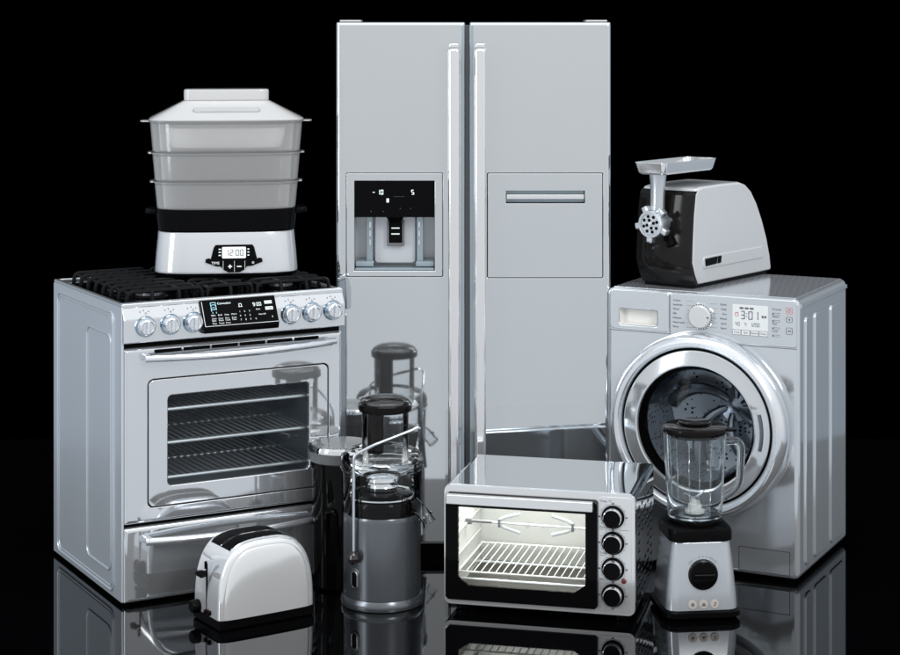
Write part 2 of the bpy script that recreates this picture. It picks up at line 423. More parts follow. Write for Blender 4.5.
# ================================================================== RANGE COOKER
def build_range():
    t = thing('range_cooker', 'tall silver gas range with oven window, bottom drawer and black grates', 'cooker', (-1.009, 5.964, 0), 29)
    Wd, D = .752, .692
    b = MB()
    b.frame((0, Wd, .012, .922), (.115, .665, .315, .685), .022, .60, .004, .01, .002)
    b.box(.002, Wd-.002, .602, D, .012, .92, .004)
    obj('body', b, 'side', t)
    p = MB(); p.M = Matrix.Translation((-.001, 0, 0)) @ FRONTX
    p.slab(-D, -.004, .012, .925, -.004, .003, .004, .003)
    def bead(x0, x1, z0, z1, r, y, w): p.tube([(x, y, z) for x, z in rrect(x0, x1, z0, z1, r, 8)], w, 10, 0, False, True)
    bead(-.642, -.074, .030, .900, .03, -.0042, .0042); bead(-.630, -.086, .042, .888, .026, -.0042, .0022)
    bead(-.335, -.10, .088, .828, .03, -.0042, .0038)
    obj('side_panel', p, 'side', t)
    p = MB(); p.frame((.004, Wd-.004, .02, .915), (.114, .666, .314, .686), .0195, .0215, .001, .014, .0002); obj('front_recess', p, 'gap', t)
    p = MB(); p.box(.02, Wd-.02, .03, D-.03, 0, .0118); obj('plinth', p, 'blackm', t)
    # cooktop
    p = MB(); p.M = Matrix.Translation((0, 0, .936)) @ Matrix.Rotation(-PI/2, 4, 'X')   # local z -> +y, front(-y) -> +z
    p.frame((-.004, Wd+.004, .004, D), (.012, Wd-.012, .032, D-.012), 0, .012, .006, .006, .004)
    p.M = Matrix(); obj('cooktop_rim', p, 'steel', t)
    p = MB(); p.box(.011, Wd-.011, .031, D-.011, .9225, .927); obj('cooktop', p, 'blackg', t)
    brn = [(.155, .19, 1.0), (.155, .49, .85), (.385, .34, 1.15), (.615, .19, .85), (.615, .49, 1.0)]
    for x, y, s in brn:
        q = MB(); q.lathe([(.062*s, 0), (.062*s, .003), (.05*s, .005)], 32, 2)
        q.lathe([(.046*s, .007), (.044*s, .016), (.030*s, .017)], 32, 1)
        q.lathe([(.037*s, .0172), (.038*s, .019), (.034*s, .021), (0, .0215)], 32, 2)
        obj('burner', q, ['chrome', 'greymet', 'blackm'], t, (x, y, .9272))
    def grate(x0, x1, nb):
        g = MB(); y0, y1, zt, zb = .072, .60, .963, .9275
        bar = .0065
        for k in range(nb):
            y = y0+(y1-y0)*k/(nb-1)
            g.tube(fillet([(x0, y, zb), (x0+.004, y, zt), (x1-.004, y, zt), (x1, y, zb)], .022, 4), bar, 6)
        for x in ((x0+x1)/2-.045, (x0+x1)/2+.045) if nb > 7 else ((x0+x1)/2,):
            g.tube(fillet([(x, y0-.01, zb), (x, y0-.006, zt-.001), (x, y1+.006, zt-.001), (x, y1+.01, zb)], .02, 4), bar*.95, 6)
        for x in (x0+.016, x1-.016):
            g.tube([(x, y0+.002, zt-.008), (x, y1-.002, zt-.008)], bar*.9, 6)
        return g
    for x0, x1, nb in ((.036, .290, 8), (.305, .462, 7), (.477, .735, 8)): obj('grate', grate(x0, x1, nb), 'iron', t)
    # control panel
    p = MB(); p.prism([(.030, .9375), (.013, .9375), (-.012, .888), (-.012, .8145), (.018, .8145)], -.003, Wd+.003, .004, 0, 3)
    obj('control_panel', p, 'steel', t)
    fac = Vector((0, -.025, -.0495)).normalized()
    def tilt(y, z, up, off):      # frame on a leaning facet: local z runs up it, -y points out of it
        up = Vector(up).normalized(); out = Vector((1, 0, 0)).cross(up)
        mm = Matrix.Identity(4)
        for r in range(3): mm[r][0] = (1, 0, 0)[r]; mm[r][1] = -out[r]; mm[r][2] = up[r]
        return Matrix.Translation(Vector((0, y, z))+out*off) @ mm
    q = MB(); q.M = tilt(-.012, .888, (0, .025, .0495), .0008)
    for i, u in enumerate((.067, .149, .224, .559, .634, .709)):
        for dx, dz in ((-.016, .022), (-.004, .026), (.012, .022)):
            q.quad(u+dx, u+dx+.0034, dz, dz+.0034, 0)
        q.ringmark(u+.004, .018, .0032, .001, 0, n=10)
    split(obj('burner_symbol', q, 'print', t, wn=False))
    # knobs
    k = MB()
    k.lathe([(.031, 0), (.033, .004), (.031, .010), (.0285, .011)], 40, 0, axis='f')
    k.lathe([(.0285, .0111), (.027, .016), (.026, .022), (.023, .026), (.020, .027), (.017, .0245), (0, .0245)], 40, 1, axis='f')
    k.box(-.0055, .0055, -.036, -.024, -.022, .022, .004, 3, 1)
    k0 = obj('knob', k, ['bluechrome', 'ringmet'], t, (.067, -.0122, .865))
    for i, u in enumerate((.149, .224, .559, .634, .709)): dup(k0, (u, -.0122, .866+.001*i))
    # touch display
    d = MB(); d.prism([(.006, .9305), (-.002, .9305), (-.042, .849), (-.038, .831), (-.0115, .829)], .251, .507, .0025, 0, 2)
    dsp = obj('touch_display', d, 'blackg', t)
    up = (0, .040, .0815); q = MB(); q.M = tilt(-.042, .849, up, .0012)
    q.quad(.254, .2555, .004, .086, 0, 3); q.quad(.254, .504, .004, .0052, 0, 3)
    # pictogram, heading, clock
    q.ringmark(.292, .066, .0095, .002, 0, 1, 16); q.quad(.2825, .3015, .080, .082, 0, 1); q.quad(.2825, .2845, .052, .081, 0, 1)
    q.quad(.2995, .3015, .056, .081, 0, 1); q.quad(.288, .296, .064, .066, 0, 1); q.quad(.286, .288, .045, .050, 0, 1); q.quad(.298, .300, .045, .050, 0, 1)
    q.text('Convection', .0098, .306, .074, 0, 0)
    q.quad(.376, .390, .061, .0625, 0, 3); q.quad(.378, .380, .061, .072, 0, 3); q.quad(.386, .388, .061, .072, 0, 3); q.quad(.379, .387, .071, .0725, 0, 3)
    q.seg7('9:00', .426, .060, .0115, 0, 0, w=.0068, t=.0014, gap=.0024)
    for zz, lab in ((.066, 'CLOCK'), (.046, 'TIMER')):
        q.quad(.467, .493, zz-.001, zz+.009, 0, 3); q.text(lab, .0082, .4680, zz+.001, -.0006, 2)
    q.text('Start', .0075, .434, .047, 0, 3); q.text('Clear/Off', .0065, .440, .030, 0, 3)
    rows = [(.036, ['Bake', 'Broil', 'Keep', 'Self']), (.024, ['Conv', 'Conv', 'Warm', 'Clean']), (.0165, ['Bake', 'Roast', 'Oven', 'Probe'])]
    for zz, ws in ((.037, ['Bake', 'Broil', 'Keep', 'Warm']), (.026, ['Conv', 'Conv', 'Slow', 'Cook']), (.0195, ['Bake', 'Roast', 'Cook', 'Time']), (.010, ['Pizza', 'Proof', 'Favor', ''])):
        for c, w_ in enumerate(ws): q.text(w_, .0072, .280+c*.0225, zz, 0, 3)
    for r in range(3):
        for c in range(3): q.text(str(1+r*3+c), .0078, .376+c*.0165, .043-r*.0135, 0, 3)
    q.text('0', .0078, .427, .016, 0, 3); q.text('9', .0085, .484, .018, 0, 3)
    obj('display_marking', q, ['glow', 'cyan', 'gap', 'printlight'], dsp, wn=False)
    # oven door
    d = MB()
    d.frame((.001, .751, .250, .797), (.079, .701, .296, .697), 0, .018, .006, .02, .014, .0025, 4)
    d.frame((.0825, .6975, .2995, .6935), (.146, .632, .359, .641), .0006, .017, .018, .014, .0025, .004, 3)
    door = obj('oven_door', d, 'steel', t)
    g = MB(); g.box(.0775, .7025, .0182, .0192, .29, .70); g.frame((.077, .703, .294, .699), (.15, .628, .363, .637), .0175, .0181, .01, .01, .0001); obj('door_gasket', g, 'gap', door) if False else None
    g = MB(); g.slab(.140, .638, .353, .647, .0125, .0165, .012, .001); obj('window', g, 'darkpane', door)
    v = MB(); v.slab(.10, .665, .7775, .7885, -.0012, .004, .005, .0008)
    vent = obj('vent_slot', v, 'gap', door)
    v = MB()
    for x in (.19, .285, .38, .475, .57): v.box(x, x+.006, -.0026, .001, .7772, .7888)
    split(obj('vent_rib', v, 'steel', vent))
    def handle(z, x0, x1, bow, parent, r=.0115):
        h = MB(); pts = []
        for i in range(25):
            a = i/24; pts.append((x0+(x1-x0)*a, -.022-bow*math.sin(PI*a)**.9, z+.004*a))
        h.tube(pts, r, 16)
        for x in (x0+.012, x1-.012): h.box(x-.010, x+.010, -.034, .004, z-.008, z+.010, .003)
        return obj('handle', h, 'ringmet', parent)
    handle(.766, .064, .712, .058, door)
    # cavity and racks
    c = MB(); c.pocket(.113, .667, .313, .687, .024, .585, .015, 0); obj('oven_cavity', c, 'ovenin', t, recalc=False)
    for z in (.378, .487, .592):
        r = MB(); 
        for i in range(23):
            x = .125+.52*i/22; r.tube([(x, .045, z), (x, .56, z)], .0034, 6)
        for y in (.045, .30, .56): r.tube([(.118, y, z-.003), (.662, y, z-.003)], .0055 if y == .045 else .003, 8)
        obj('oven_rack', r, 'wire', t)
    # drawer
    d = MB(); d.slab(.001, .751, .008, .241, 0, .018, .006, .014, 4)
    dr = obj('drawer', d, 'steel', t); handle(.199, .066, .70, .048, dr)
    return t
build_range()

# ================================================================== REFRIGERATOR
def build_fridge():
    t = thing('refrigerator', 'large double-door silver fridge with ice dispenser, standing at the back', 'fridge', (-.385, 6.52, 0), 0)
    b = MB(); b.box(.004, .925, .056, .68, .012, 1.795, .006); bd = obj('body', b, 'side', t)
    cut = MB(); cut.box(.060, .335, -.02, .13, .964, 1.158); carve(bd, cut)
    b = MB()
    for x0 in (.012, .845): b.box(x0, x0+.072, .012, .14, 1.8105, 1.8165, .002)
    split(obj('hinge_cover', b, 'whitepl', t))
    b = MB(); b.box(.436, .452, .036, .055, .05, 1.80, .001); obj('mullion', b, 'greymet', t)
    b = MB(); b.box(.012, .918, .045, .0545, .0, .040, .002)
    for i in range(14): b.box(.06+.058*i, .105+.058*i, .0435, .0455, .012, .028, 0)
    obj('kick_plate', b, 'blackm', t)
    ld = MB(); ld.frame((0, .4365, .043, 1.81), (.0335, .3615, .9485, 1.3005), 0, .05, .006, .004, .014, .0016, 4)
    left = obj('door', ld, 'fridge', t)
    rd = MB(); rd.frame((.4505, .929, .043, 1.81), (.5095, .9025, .9445, 1.3005), 0, .05, .006, .006, .014, .0016, 4)
    right = obj('door', rd, 'fridge', t)
    # dispenser
    f = MB(); f.frame((.0355, .3595, .9505, 1.2985), (.062, .333, .969, 1.273), -.0008, .045, .003, .002, .0016, .0025)
    dis = obj('dispenser', f, 'fridge', left)
    f = MB(); f.slab(.0625, .3325, 1.151, 1.2725, .003, .04, .001, .001); obj('dispenser_display', f, 'blackg', left)
    q = MB(); q.quad(.124, .131, 1.2335, 1.2355, .0022); q.seg7('10', .1395, 1.2265, .0165, .0022, 0, w=.0085, t=.0022, gap=.003)
    q.seg7('5', .254, 1.2265, .0165, .0022, 0, w=.0095, t=.0022)
    q.quad(.1705, .1785, 1.2005, 1.2135, .0022)
    obj('display_digits', q, 'glow', left, wn=False)
    q = MB(); q.quad(.195, .231, 1.2195, 1.2202, .0022)
    for x in (.116, .158, .215, .25): q.text('o', .008, x, 1.168+.01*(x > .2), .0022)
    obj('display_symbols', q, 'print', left, wn=False)
    c = MB(); c.pocket(.0622, .3328, .9692, 1.150, .004, .118, .004, 0, 0); obj('dispenser_cavity', c, 'cav', left, recalc=False)
    c = MB(); c.slab(.127, .268, .985, 1.150, .085, .117, .012, .004); obj('cavity_panel', c, 'cav', left)
    c = MB()
    for x0 in (.100, .272): c.slab(x0, x0+.022, .972, 1.150, .055, .117, .002, .003)
    for x0 in (.110, .277):
        for k in range(3): c.box(x0, x0+.006, .0535, .0555, 1.05+k*.03, 1.07+k*.03, .0006, 1, 1)
    split(obj('cavity_rail', c, ['cavblue', 'chrome'], left))
    c = MB(); c.box(.064, .331, .010, .116, .9695, .978, .002)
    c.box(.064, .126, .03, .1, .979, .998, .004); c.box(.269, .331, .03, .1, .979, .998, .004); obj('drip_tray', c, 'cavblue', left)
    c = MB(); c.loft([[(x, y, 1.1505) for x, y in ((.168, .02), (.230, .02), (.230, .08), (.168, .08))],
                      [(x, y, 1.130) for x, y in ((.181, .03), (.217, .03), (.217, .07), (.181, .07))]], 0); obj('nozzle', c, 'blackg', left)
    c = MB(); c.frame((.170, .229, 1.046, 1.132), (.177, .222, 1.057, 1.130), .060, .083, .003, .002, .002); pf = obj('paddle_frame', c, 'greycap', left)
    c = MB(); c.slab(.1772, .2218, 1.0575, 1.1295, .066, .08, .002, .002); pd = obj('paddle', c, 'blackm', left)
    c = MB(); c.box(.185, .213, .0645, .0662, 1.105, 1.109); c.box(.185, .213, .0645, .0662, 1.085, 1.089); split(obj('paddle_mark', c, 'printlight', pd))
    # mini bar hatch
    h = MB(); h.frame((.512, .900, .947, 1.298), (.574, .841, 1.197, 1.240), -.0006, .04, .004, .002, .0018, .0015); hat = obj('minibar_hatch', h, 'fridge', right)
    h = MB(); h.pocket(.574, .841, 1.197, 1.240, .0, .03, .002); obj('grip_recess', h, 'cavblue', right, recalc=False)
    h = MB(); h.slab(.576, .839, 1.2105, 1.227, .002, .026, .002, .003); obj('grip_bar', h, 'bright', right)
    h = MB(); h.box(.5085, .9035, .046, .0485, .94, 1.305); h.box(.032, .363, .0465, .049, .94, .968); split(obj('door_seam', h, 'gap', right))
    # handles
    def handle(xc, par):
        a = MB(); a.slab(xc-.0195, xc+.0195, .14, 1.722, -.062, -.036, .010, .011, 4)
        a.slab(xc-.0165, xc+.0165, 1.7222, 1.738, -.058, -.038, .004, .004, 3)
        h_ = obj('handle', a, 'bright', par)
        a = MB()
        for z in (1.66, .9, .22): a.box(xc-.010, xc+.010, -.038, .002, z-.03, z+.03, .003)
        split(obj('handle_mount', a, 'chrome', h_))
    handle(.398, left); handle(.486, right)
    for x0, par in ((.4215, left), (.4515, right)):
        a = MB(); a.slab(x0, x0+.0125, .05, 1.80, -.0018, .004, .002, .0016); obj('edge_trim', a, 'trim', par)
    return t
build_fridge()

# ================================================================== WASHING MACHINE
def build_washer():
    t = thing('washing_machine', 'silver front-loading washer with large chrome porthole at the right', 'washing machine', (.529, 6.502, 0), -26.7)
    Wd, D, H = .664, .58, .917
    cx, cz = .335, .487
    n = 11; b = MB(); lp = []
    for i, y in ((.02, D), (.0, D-.02), (0, .016)): lp.append([(x, y, z) for x, z in rrect(i, Wd-i, .012+i, H-i, .022, n)])
    for k in range(1, 6):
        a = PI/2*k/5; i = .016*(1-math.cos(a)); lp.append([(x, .016-.016*math.sin(a), z) for x, z in rrect(i, Wd-i, .012+i, H-i, .022-i*.6, n)])
    lp.append([(x, 0, z) for x, z in circ(cx, cz, .284, n)]); lp.append([(x, .05, z) for x, z in circ(cx, cz, .28, n)]); lp.append([(x, .07, z) for x, z in circ(cx, cz, .235, n)])
    b.loft(lp, 0, True, False); cab = obj('cabinet', b, 'washer', t)
    cut = MB(); cut.box(.046, .180, -.02, .034, .797, .849, .006, 2); carve(cab, cut)
    p = MB(); p.M = Matrix.Translation((Wd, 0, 0)) @ RIGHTX
    for v0, v1 in ((.064, .128), (.170, .315), (.362, .520)): p.slab(v0, v1, .045, .852, -.0055, .002, .018, .0052, 4)
    p.slab(.02, D-.006, .884, .898, -.0025, .002, .002, .0022, 3)
    split(obj('side_panel', p, 'washer', t))
    p = MB(); p.box(.016, Wd-.016, .022, D-.022, .905, .9185, .0015, 2); obj('worktop', p, 'top', t)
    p = MB()
    for x in (.06, Wd-.06):
        for y in (.06, D-.06): p.lathe([(.024, 0), (.024, .013)], 16, 0, (x, y, 0))
    split(obj('foot', p, 'blackm', t))
    # drawer and fascia
    d = MB(); d.frame((.012, .222, .781, .9125), (.045, .181, .796, .850), -.004, .004, .014, .008, .003, .004)
    dr = obj('detergent_drawer', d, 'washer', t)
    d = MB(); d.pocket(.0462, .1798, .7972, .8488, -.0015, .0325, .007, 0, 0, .004); obj('drawer_pocket', d, 'whitepaint', dr, recalc=False)
    d = MB(); d.slab(.226, .656, .760, .9125, -.0035, .003, .008, .003); con = obj('control_panel', d, 'washer', t)
    d = MB(); d.slab(.010, .226, .7745, .7765, -.0008, .003, .0005, .0005); d.slab(.223, .2245, .7765, .906, -.0008, .003, .0005, .0005); d.slab(.44, .656, .7555, .7575, -.0008, .003, .0005, .0005); split(obj('panel_seam', d, 'print', t))
    d = MB(); d.frame((.462, .634, .024, .102), (.464, .632, .026, .100), -.0008, .002, .002, .002, .0003); obj('filter_flap', d, 'greymet', t)
    # dial
    k = MB(); k.lathe([(.043, 0), (.044, .004), (.041, .012)], 48, 0, axis='f'); k.lathe([(.039, .0121), (.038, .022), (.034, .026), (0, .0265)], 48, 1, axis='f')
    for i in range(30):
        a = 2*PI*i/30; k.box(.0405*math.cos(a)-.0012, .0405*math.cos(a)+.0012, -.0145, -.008, .0405*math.sin(a)-.0012, .0405*math.sin(a)+.0012, 0, 1, 2)
    k.quad(.028, .034, -.002, .002, -.0272, 2)
    obj('dial', k, ['chrome', 'whitepl', 'blackm'], t, (.335, -.0036, .842))
    # display
    s_ = MB(); s_.slab(.442, .562, .790, .889, -.0048, 0, .002, .0008); lcd = obj('display', s_, 'lcdgrey', t)
    q = MB(); y = -.0058
    for x in (.467, .484, .501): q.quad(x, x+.013, .8755, .8815, y)
    q.seg7('3:01', .470, .8425, .027, y, 0, w=.0145, t=.0028, gap=.0045); q.ringmark(.457, .857, .0065, .0018, y, 1, 14); q.quad(.451, .463, .8625, .864, y, 1)
    q.quad(.541, .548, .8505, .8575, y); q.quad(.550, .557, .8505, .8575, y)
    q.seg7('40', .452, .820, .0125, y, 2, w=.0062, t=.0013, gap=.0025); q.seg7('4', .483, .820, .0125, y, 2, w=.0062, t=.0013)
    q.seg7('1200', .503, .820, .0125, y, 0, w=.0062, t=.0013, gap=.002)
    obj('display_digits', q, ['print', 'redprint', 'greycap'], lcd, wn=False)
    q = MB()
    for i, w_ in enumerate(('Temp', 'Spin', 'Options', 'Delay')):
        x0 = .442+i*.0302
        for a0, a1, c0, c1 in ((x0, x0+.029, .7905, .7915), (x0, x0+.029, .8065, .8075), (x0, x0+.001, .7915, .8065), (x0+.028, x0+.029, .7915, .8065)): q.quad(a0, a1, c0, c1, -.0056)
        q.text(w_, .0085, x0+.0145, .7965, -.0056, 0, 'CENTER')
    progL = ['Cotton', 'Synthetic', 'Wool', 'Silk', 'Delicate', 'Hand wash', 'Rinse']; progR = ['Quick', 'Daily', 'Eco', 'Mixed', 'Jeans', 'Sport']
    for i, w_ in enumerate(progL):
        q.text(w_, .0092, .236, .8865-i*.0145, -.0046); q.quad(.283, .296+.004*abs(i-3), .889-i*.0145, .8896-i*.0145, -.0046)
    for i, w_ in enumerate(progR):
        q.text(w_, .0092, .422, .8825-i*.0155, -.0046, 0, 'RIGHT'); q.quad(.376-.004*abs(i-2.5), .390, .885-i*.0155, .8856-i*.0155, -.0046)
    for i in range(4):
        z = .868-i*.0235; q.text(('Prewash', 'Rinse+', 'Easy', 'Lock')[i], .0085, .577, z+.0105, -.0046); q.quad(.578, .602, z+.0005, z+.0015, -.0046); q.quad(.577, .5785, z-.004, z+.0015, -.0046); q.quad(.578, .602, z-.005, z-.0042, -.0046); q.quad(.576, .58, z-.004, z, -.0046)
    for z, h_ in ((.842, .017), (.803, .022)):
        q.frame((.622, .643, z, z+h_), (.6232, .6418, z+.0012, z+h_-.0012), -.0048, -.003, .003, .002, .0002)
    q.quad(.630, .635, .848, .853, -.0047); q.poly([(.629, .810), (.636, .814), (.629, .818)], -.0047); q.quad(.637, .638, .810, .818, -.0047)
    obj('panel_lettering', q, 'print', con, wn=False)
    q = MB(); q.frame((.622, .643, .868, .890), (.6232, .6418, .8692, .8888), -.0048, -.003, .003, .002, .0002); q.ringmark(.6325, .878, .006, .0014, -.0047, 0, 16)
    q.quad(.6318, .6332, .878, .886, -.0049); obj('power_button', q, 'redprint', con, wn=False)
    # drum
    d = MB(); d.lathe([(.236, -.06), (.236, -.36), (.15, -.385), (.05, -.375), (0, -.37)], 64, 0, (cx, 0, cz), 'f', False); dm = obj('drum', d, 'drum', t, recalc=False)
    d = MB()
    for i in range(6):
        a0 = 2*PI*i/6+.3; pts = []
        for j in range(10):
            r = .03+.20*j/9; a = a0+.75*(j/9)**1.3; pts.append((cx+r*math.cos(a), .345-.02*math.sin(PI*j/9), cz+r*math.sin(a)))
        d.tube(pts, [.012+.020*j/9 for j in range(10)], 10)
    for i in range(3):
        a = 2*PI*i/3+.6
        d.tube([(cx+.225*math.cos(a+q_*.25), .34-.25*q_, cz+.225*math.sin(a+q_*.25)) for q_ in [k/6 for k in range(7)]], [.02, .032, .036, .036, .036, .03, .015], 10)
    d.lathe([(.06, 0), (.055, .025), (.02, .035), (0, .036)], 32, 0, (cx, .37, cz), 'f', False)
    obj('drum_rib', d, 'rib', dm)
    g = MB(); g.lathe([(.236, -.055), (.232, -.02), (.215, .0), (.205, .03), (.212, .035)], 64, 0, (cx, 0, cz), 'f', False); obj('door_gasket', g, 'greycap', t)
    # porthole door
    d = MB(); d.lathe([(.296, .001), (.303, .012), (.304, .035), (.300, .058), (.290, .074), (.278, .080), (.267, .077), (.260, .068), (.2575, .055)], 96, 0, (cx, 0, cz), 'f', False)
    door = obj('porthole_door', d, 'ringmet', t)
    d = MB(); d.lathe([(.2575, .054), (.2535, .048), (.2515, .056)], 96, 0, (cx, 0, cz), 'f', False); obj('seal_ring', d, 'gap', door)
    d = MB(); d.lathe([(.2515, .055), (.250, .0605), (.246, .063), (.206, .071), (.201, .069), (.199, .060)], 96, 0, (cx, 0, cz), 'f', False); obj('door_plate', d, 'washer', door)
    d = MB(); d.lathe([(.199, .061), (.196, .052), (.187, .040), (.183, .030), (.186, .010)], 96, 0, (cx, 0, cz), 'f', False); obj('glass_rim', d, 'blackg', door)
    d = MB(); d.lathe([(.1855, .034), (.17, .044), (.13, .057), (.08, .066), (.03, .070), (0, .0705)], 64, 0, (cx, 0, cz), 'f', False); obj('porthole_glass', d, 'portpane', door)
    d = MB(); pts = [(cx+.226*math.cos(rad(a)), -.0685, cz+.226*math.sin(rad(a))) for a in range(-14, 17, 3)]; d.tube(pts, .007, 10, 0, True, False, .5); obj('door_grip', d, 'greymet', door)
    return t
build_washer()

# ================================================================== MINI OVEN
def build_mini_oven():
    t = thing('mini_oven', 'countertop mini oven with lit window, rotisserie spit and four black knobs', 'mini oven', (-.019, 5.928, 0), -13.5)
    Wd, D, z0, z1 = .592, .44, .024, .392
    b = MB(); lp = []
    # hollow shell: outer skin, front lip, cavity behind the window
    o = (0, Wd, z0, z1); h = (.028, .470, .055, .350)
    b.frame(o, h, 0, D-.03, .022, .006, .010, .002, 4); b.box(.004, Wd-.004, D-.0295, D, z0+.004, z1-.004, .006)
    obj('shell', b, 'mirror', t)
    p = MB(); p.frame((.0015, Wd-.0015, z0+.0015, z1-.0015), (.007, .479, .041, .368), -.0008, .003, .021, .007, .0006); obj('front_trim', p, 'bright', t)
    p = MB(); p.M = Matrix.Translation((Wd, 0, 0)) @ RIGHTX
    for r_ in range(11):
        for c in range(5):
            v = .06+c*.068; z = .075+r_*.026
            if 1 <= c <= 2 and 4 <= r_ <= 6: continue
            p.slab(v, v+.034, z, z+.0045, -.0007, .001, .002, .0006, 2, n=3)
    split(obj('side_louvre', p, 'greymet', t))
    p = MB()
    for r_ in range(11):
        for c in range(5):
            v = .06+c*.068; z = .075+r_*.026
            if 1 <= c <= 2 and 4 <= r_ <= 6: continue
            p.box(Wd-.002, Wd+.0012, v+.002, v+.032, z-.0055, z-.0015)
    split(obj('side_slot', p, 'gap', t))
    p = MB()
    for x in (.05, Wd-.05):
        for y in (.05, D-.06): p.lathe([(.018, 0), (.022, .004), (.022, z0+.004)], 20, 0, (x, y, 0))
    split(obj('foot', p, 'blackm', t))
    # fascia right of the door
    p = MB(); p.slab(.4815, Wd-.012, z0+.012, z1-.012, -.0015, .004, .010, .001); con = obj('control_panel', p, 'bright', t)
    # door : black glass frame with clear window (chamfered lower corners)
    d = MB()
    out = rrect(.008, .478, .042, .367, .008, 1)
    win = [(.408, .088), (.442, .112), (.442, .327), (.442, .327), (.048, .327), (.048, .327), (.048, .112), (.083, .088)]
    # order both loops from lower right, counter-clockwise
    lpo = out
    d.loft([[(x, -.001, z) for x, z in lpo], [(x, -.012, z) for x, z in rrect(.008, .478, .042, .367, .008, 1)], [(x, -.014, z) for x, z in rrect(.010, .476, .044, .365, .008, 1)],
            [(x, -.014, z) for x, z in win], [(x, -.004, z) for x, z in win]], 0, False, False)
    door = obj('door', d, 'blackg', t, angle=25)
    g = MB(); g.box(.040, .450, -.0075, -.0045, .08, .333); obj('window', g, 'clearpane', door)
    s_ = MB(); s_.slab(.014, .466, .3375, .3665, -.034, -.0145, .003, .003); obj('handle', s_, 'bright', door)
    # cavity
    c = MB(); c.pocket(.0285, .4695, .0555, .3495, .003, .385, .008, 0, 0); obj('cavity', c, 'minin', t, recalc=False)
    c = MB(); c.box(.032, .466, .006, .38, .0565, .0595); obj('crumb_tray', c, ['scorched', 'minin'], t)
    c = MB()
    for y in (.09, .29):
        c.tube([(.031, y, .078), (.467, y, .078)], .0045, 8)
    for y in (.09, .29): c.tube([(.031, y, .335), (.467, y, .335)], .0045, 8)
    split(obj('heating_element', c, 'wire', t))
    r = MB(); z = .124
    for i in range(19):
        x = .045+.408*i/18; r.tube([(x, .02, z), (x, .36, z)], .0017, 6)
    for y in (.02, .36): r.tube([(.036, y, z-.0035), (.462, y, z-.0035)], .003, 8)
    obj('wire_rack', r, 'whitewire', t)
    c = MB()
    for zz in (.117, .165, .235):
        for x in (.0295, .4685): c.box(min(x, x+.008*(1 if x < .2 else -1)), max(x, x+.008*(1 if x < .2 else -1)), .015, .37, zz-.004, zz, .001)
    split(obj('rack_rail', c, 'minin', t))
    c = MB()
    for k in range(9): c.box(.0284, .0296, .075, .082, .10+k*.026, .116+k*.026)
    split(obj('wall_slot', c, 'greycap', t))
    s_ = MB(); zz = .238; yy = .17
    s_.tube([(.034, yy, zz), (.464, yy, zz-.004)], .0032, 8); s_.box(.031, .050, yy-.008, yy+.008, zz-.010, zz+.008, .002, 2, 1); s_.tube([(.050, yy, zz), (.115, yy, zz)], .005, 8, 1)
    for x, d_ in ((.138, 1), (.372, -1)):
        s_.box(x-.004, x+.004, yy-.007, yy+.007, zz-.015, zz+.012, .0015, 2, 1)
        for sgn in (1, -1):
            s_.tube(fillet([(x, yy, zz+.006*sgn), (x+.016*d_, yy, zz+.016*sgn), (x+.066*d_, yy, zz+.030*sgn)], .010), [.0045]*6+[.0045, .0015] if False else .0034, 8, 0, True, False, 1.6)
    obj('rotisserie_spit', s_, ['wire', 'greycap'], t)
    # knobs
    k = MB(); k.lathe([(.034, 0), (.035, .003), (.033, .005)], 40, 1, axis='f'); k.lathe([(.0315, .0051), (.0305, .008), (.0305, .0085)], 40, 1, axis='f')
    k.lathe([(.0295, .0086), (.0295, .014), (.0275, .026), (.0262, .0265)], 40, 2, axis='f', caps=False); k.lathe([(.0262, .0265), (.0245, .0285), (0, .0285)], 40, 0, axis='f')
    zs = (.320, .242, .164, .085); k0 = obj('knob', k, ['blackg', 'blackm', 'chrome'], t, (.524, -.0018, zs[0]))
    for z in zs[1:]: dup(k0, (.524, -.0018, z))
    q = MB()
    for i, z in enumerate(zs):
        q.ringmark(.524, z, .0385, .0008, -.0024, n=40)
        for a in range(0, 360, 30):
            s2 = .0045 if a % 90 == 0 else .0016
            q.box(.524+.041*math.cos(rad(a))-s2*.7, .524+.041*math.cos(rad(a))+s2*.7, -.0026, -.0014, z+.041*math.sin(rad(a))-s2*.45, z+.041*math.sin(rad(a))+s2*.45)
        q.text(('Temp. °C', 'Functions', 'Toast', 'Min')[i], .009, .484, z+.044, -.0024)
    q.quad(.484, .572, .2815, .2822, -.0024); q.quad(.484, .50, .203, .2037, -.0024); obj('panel_lettering', q, 'print', con, wn=False)
    q = MB(); q.lathe([(.008, 0), (.008, .002), (.0065, .005), (0, .006)], 24, 0, axis='f'); obj('indicator_lamp', q, 'redlamp', con, (.557, -.0018, .130))
    # the lamp inside
    for x, w_ in ((.09, .9), (.25, .92), (.40, .66)):
        l = bpy.data.lights.new('oven_light', 'AREA'); l.shape = 'RECTANGLE'; l.size = .12; l.size_y = .22; l.energy = w_; l.color = (1, .995, .975)
        lo = bpy.data.objects.new('oven_light', l); COL.objects.link(lo); lo.parent = t; lo.location = (x, .17, .347)
    return t
build_mini_oven()

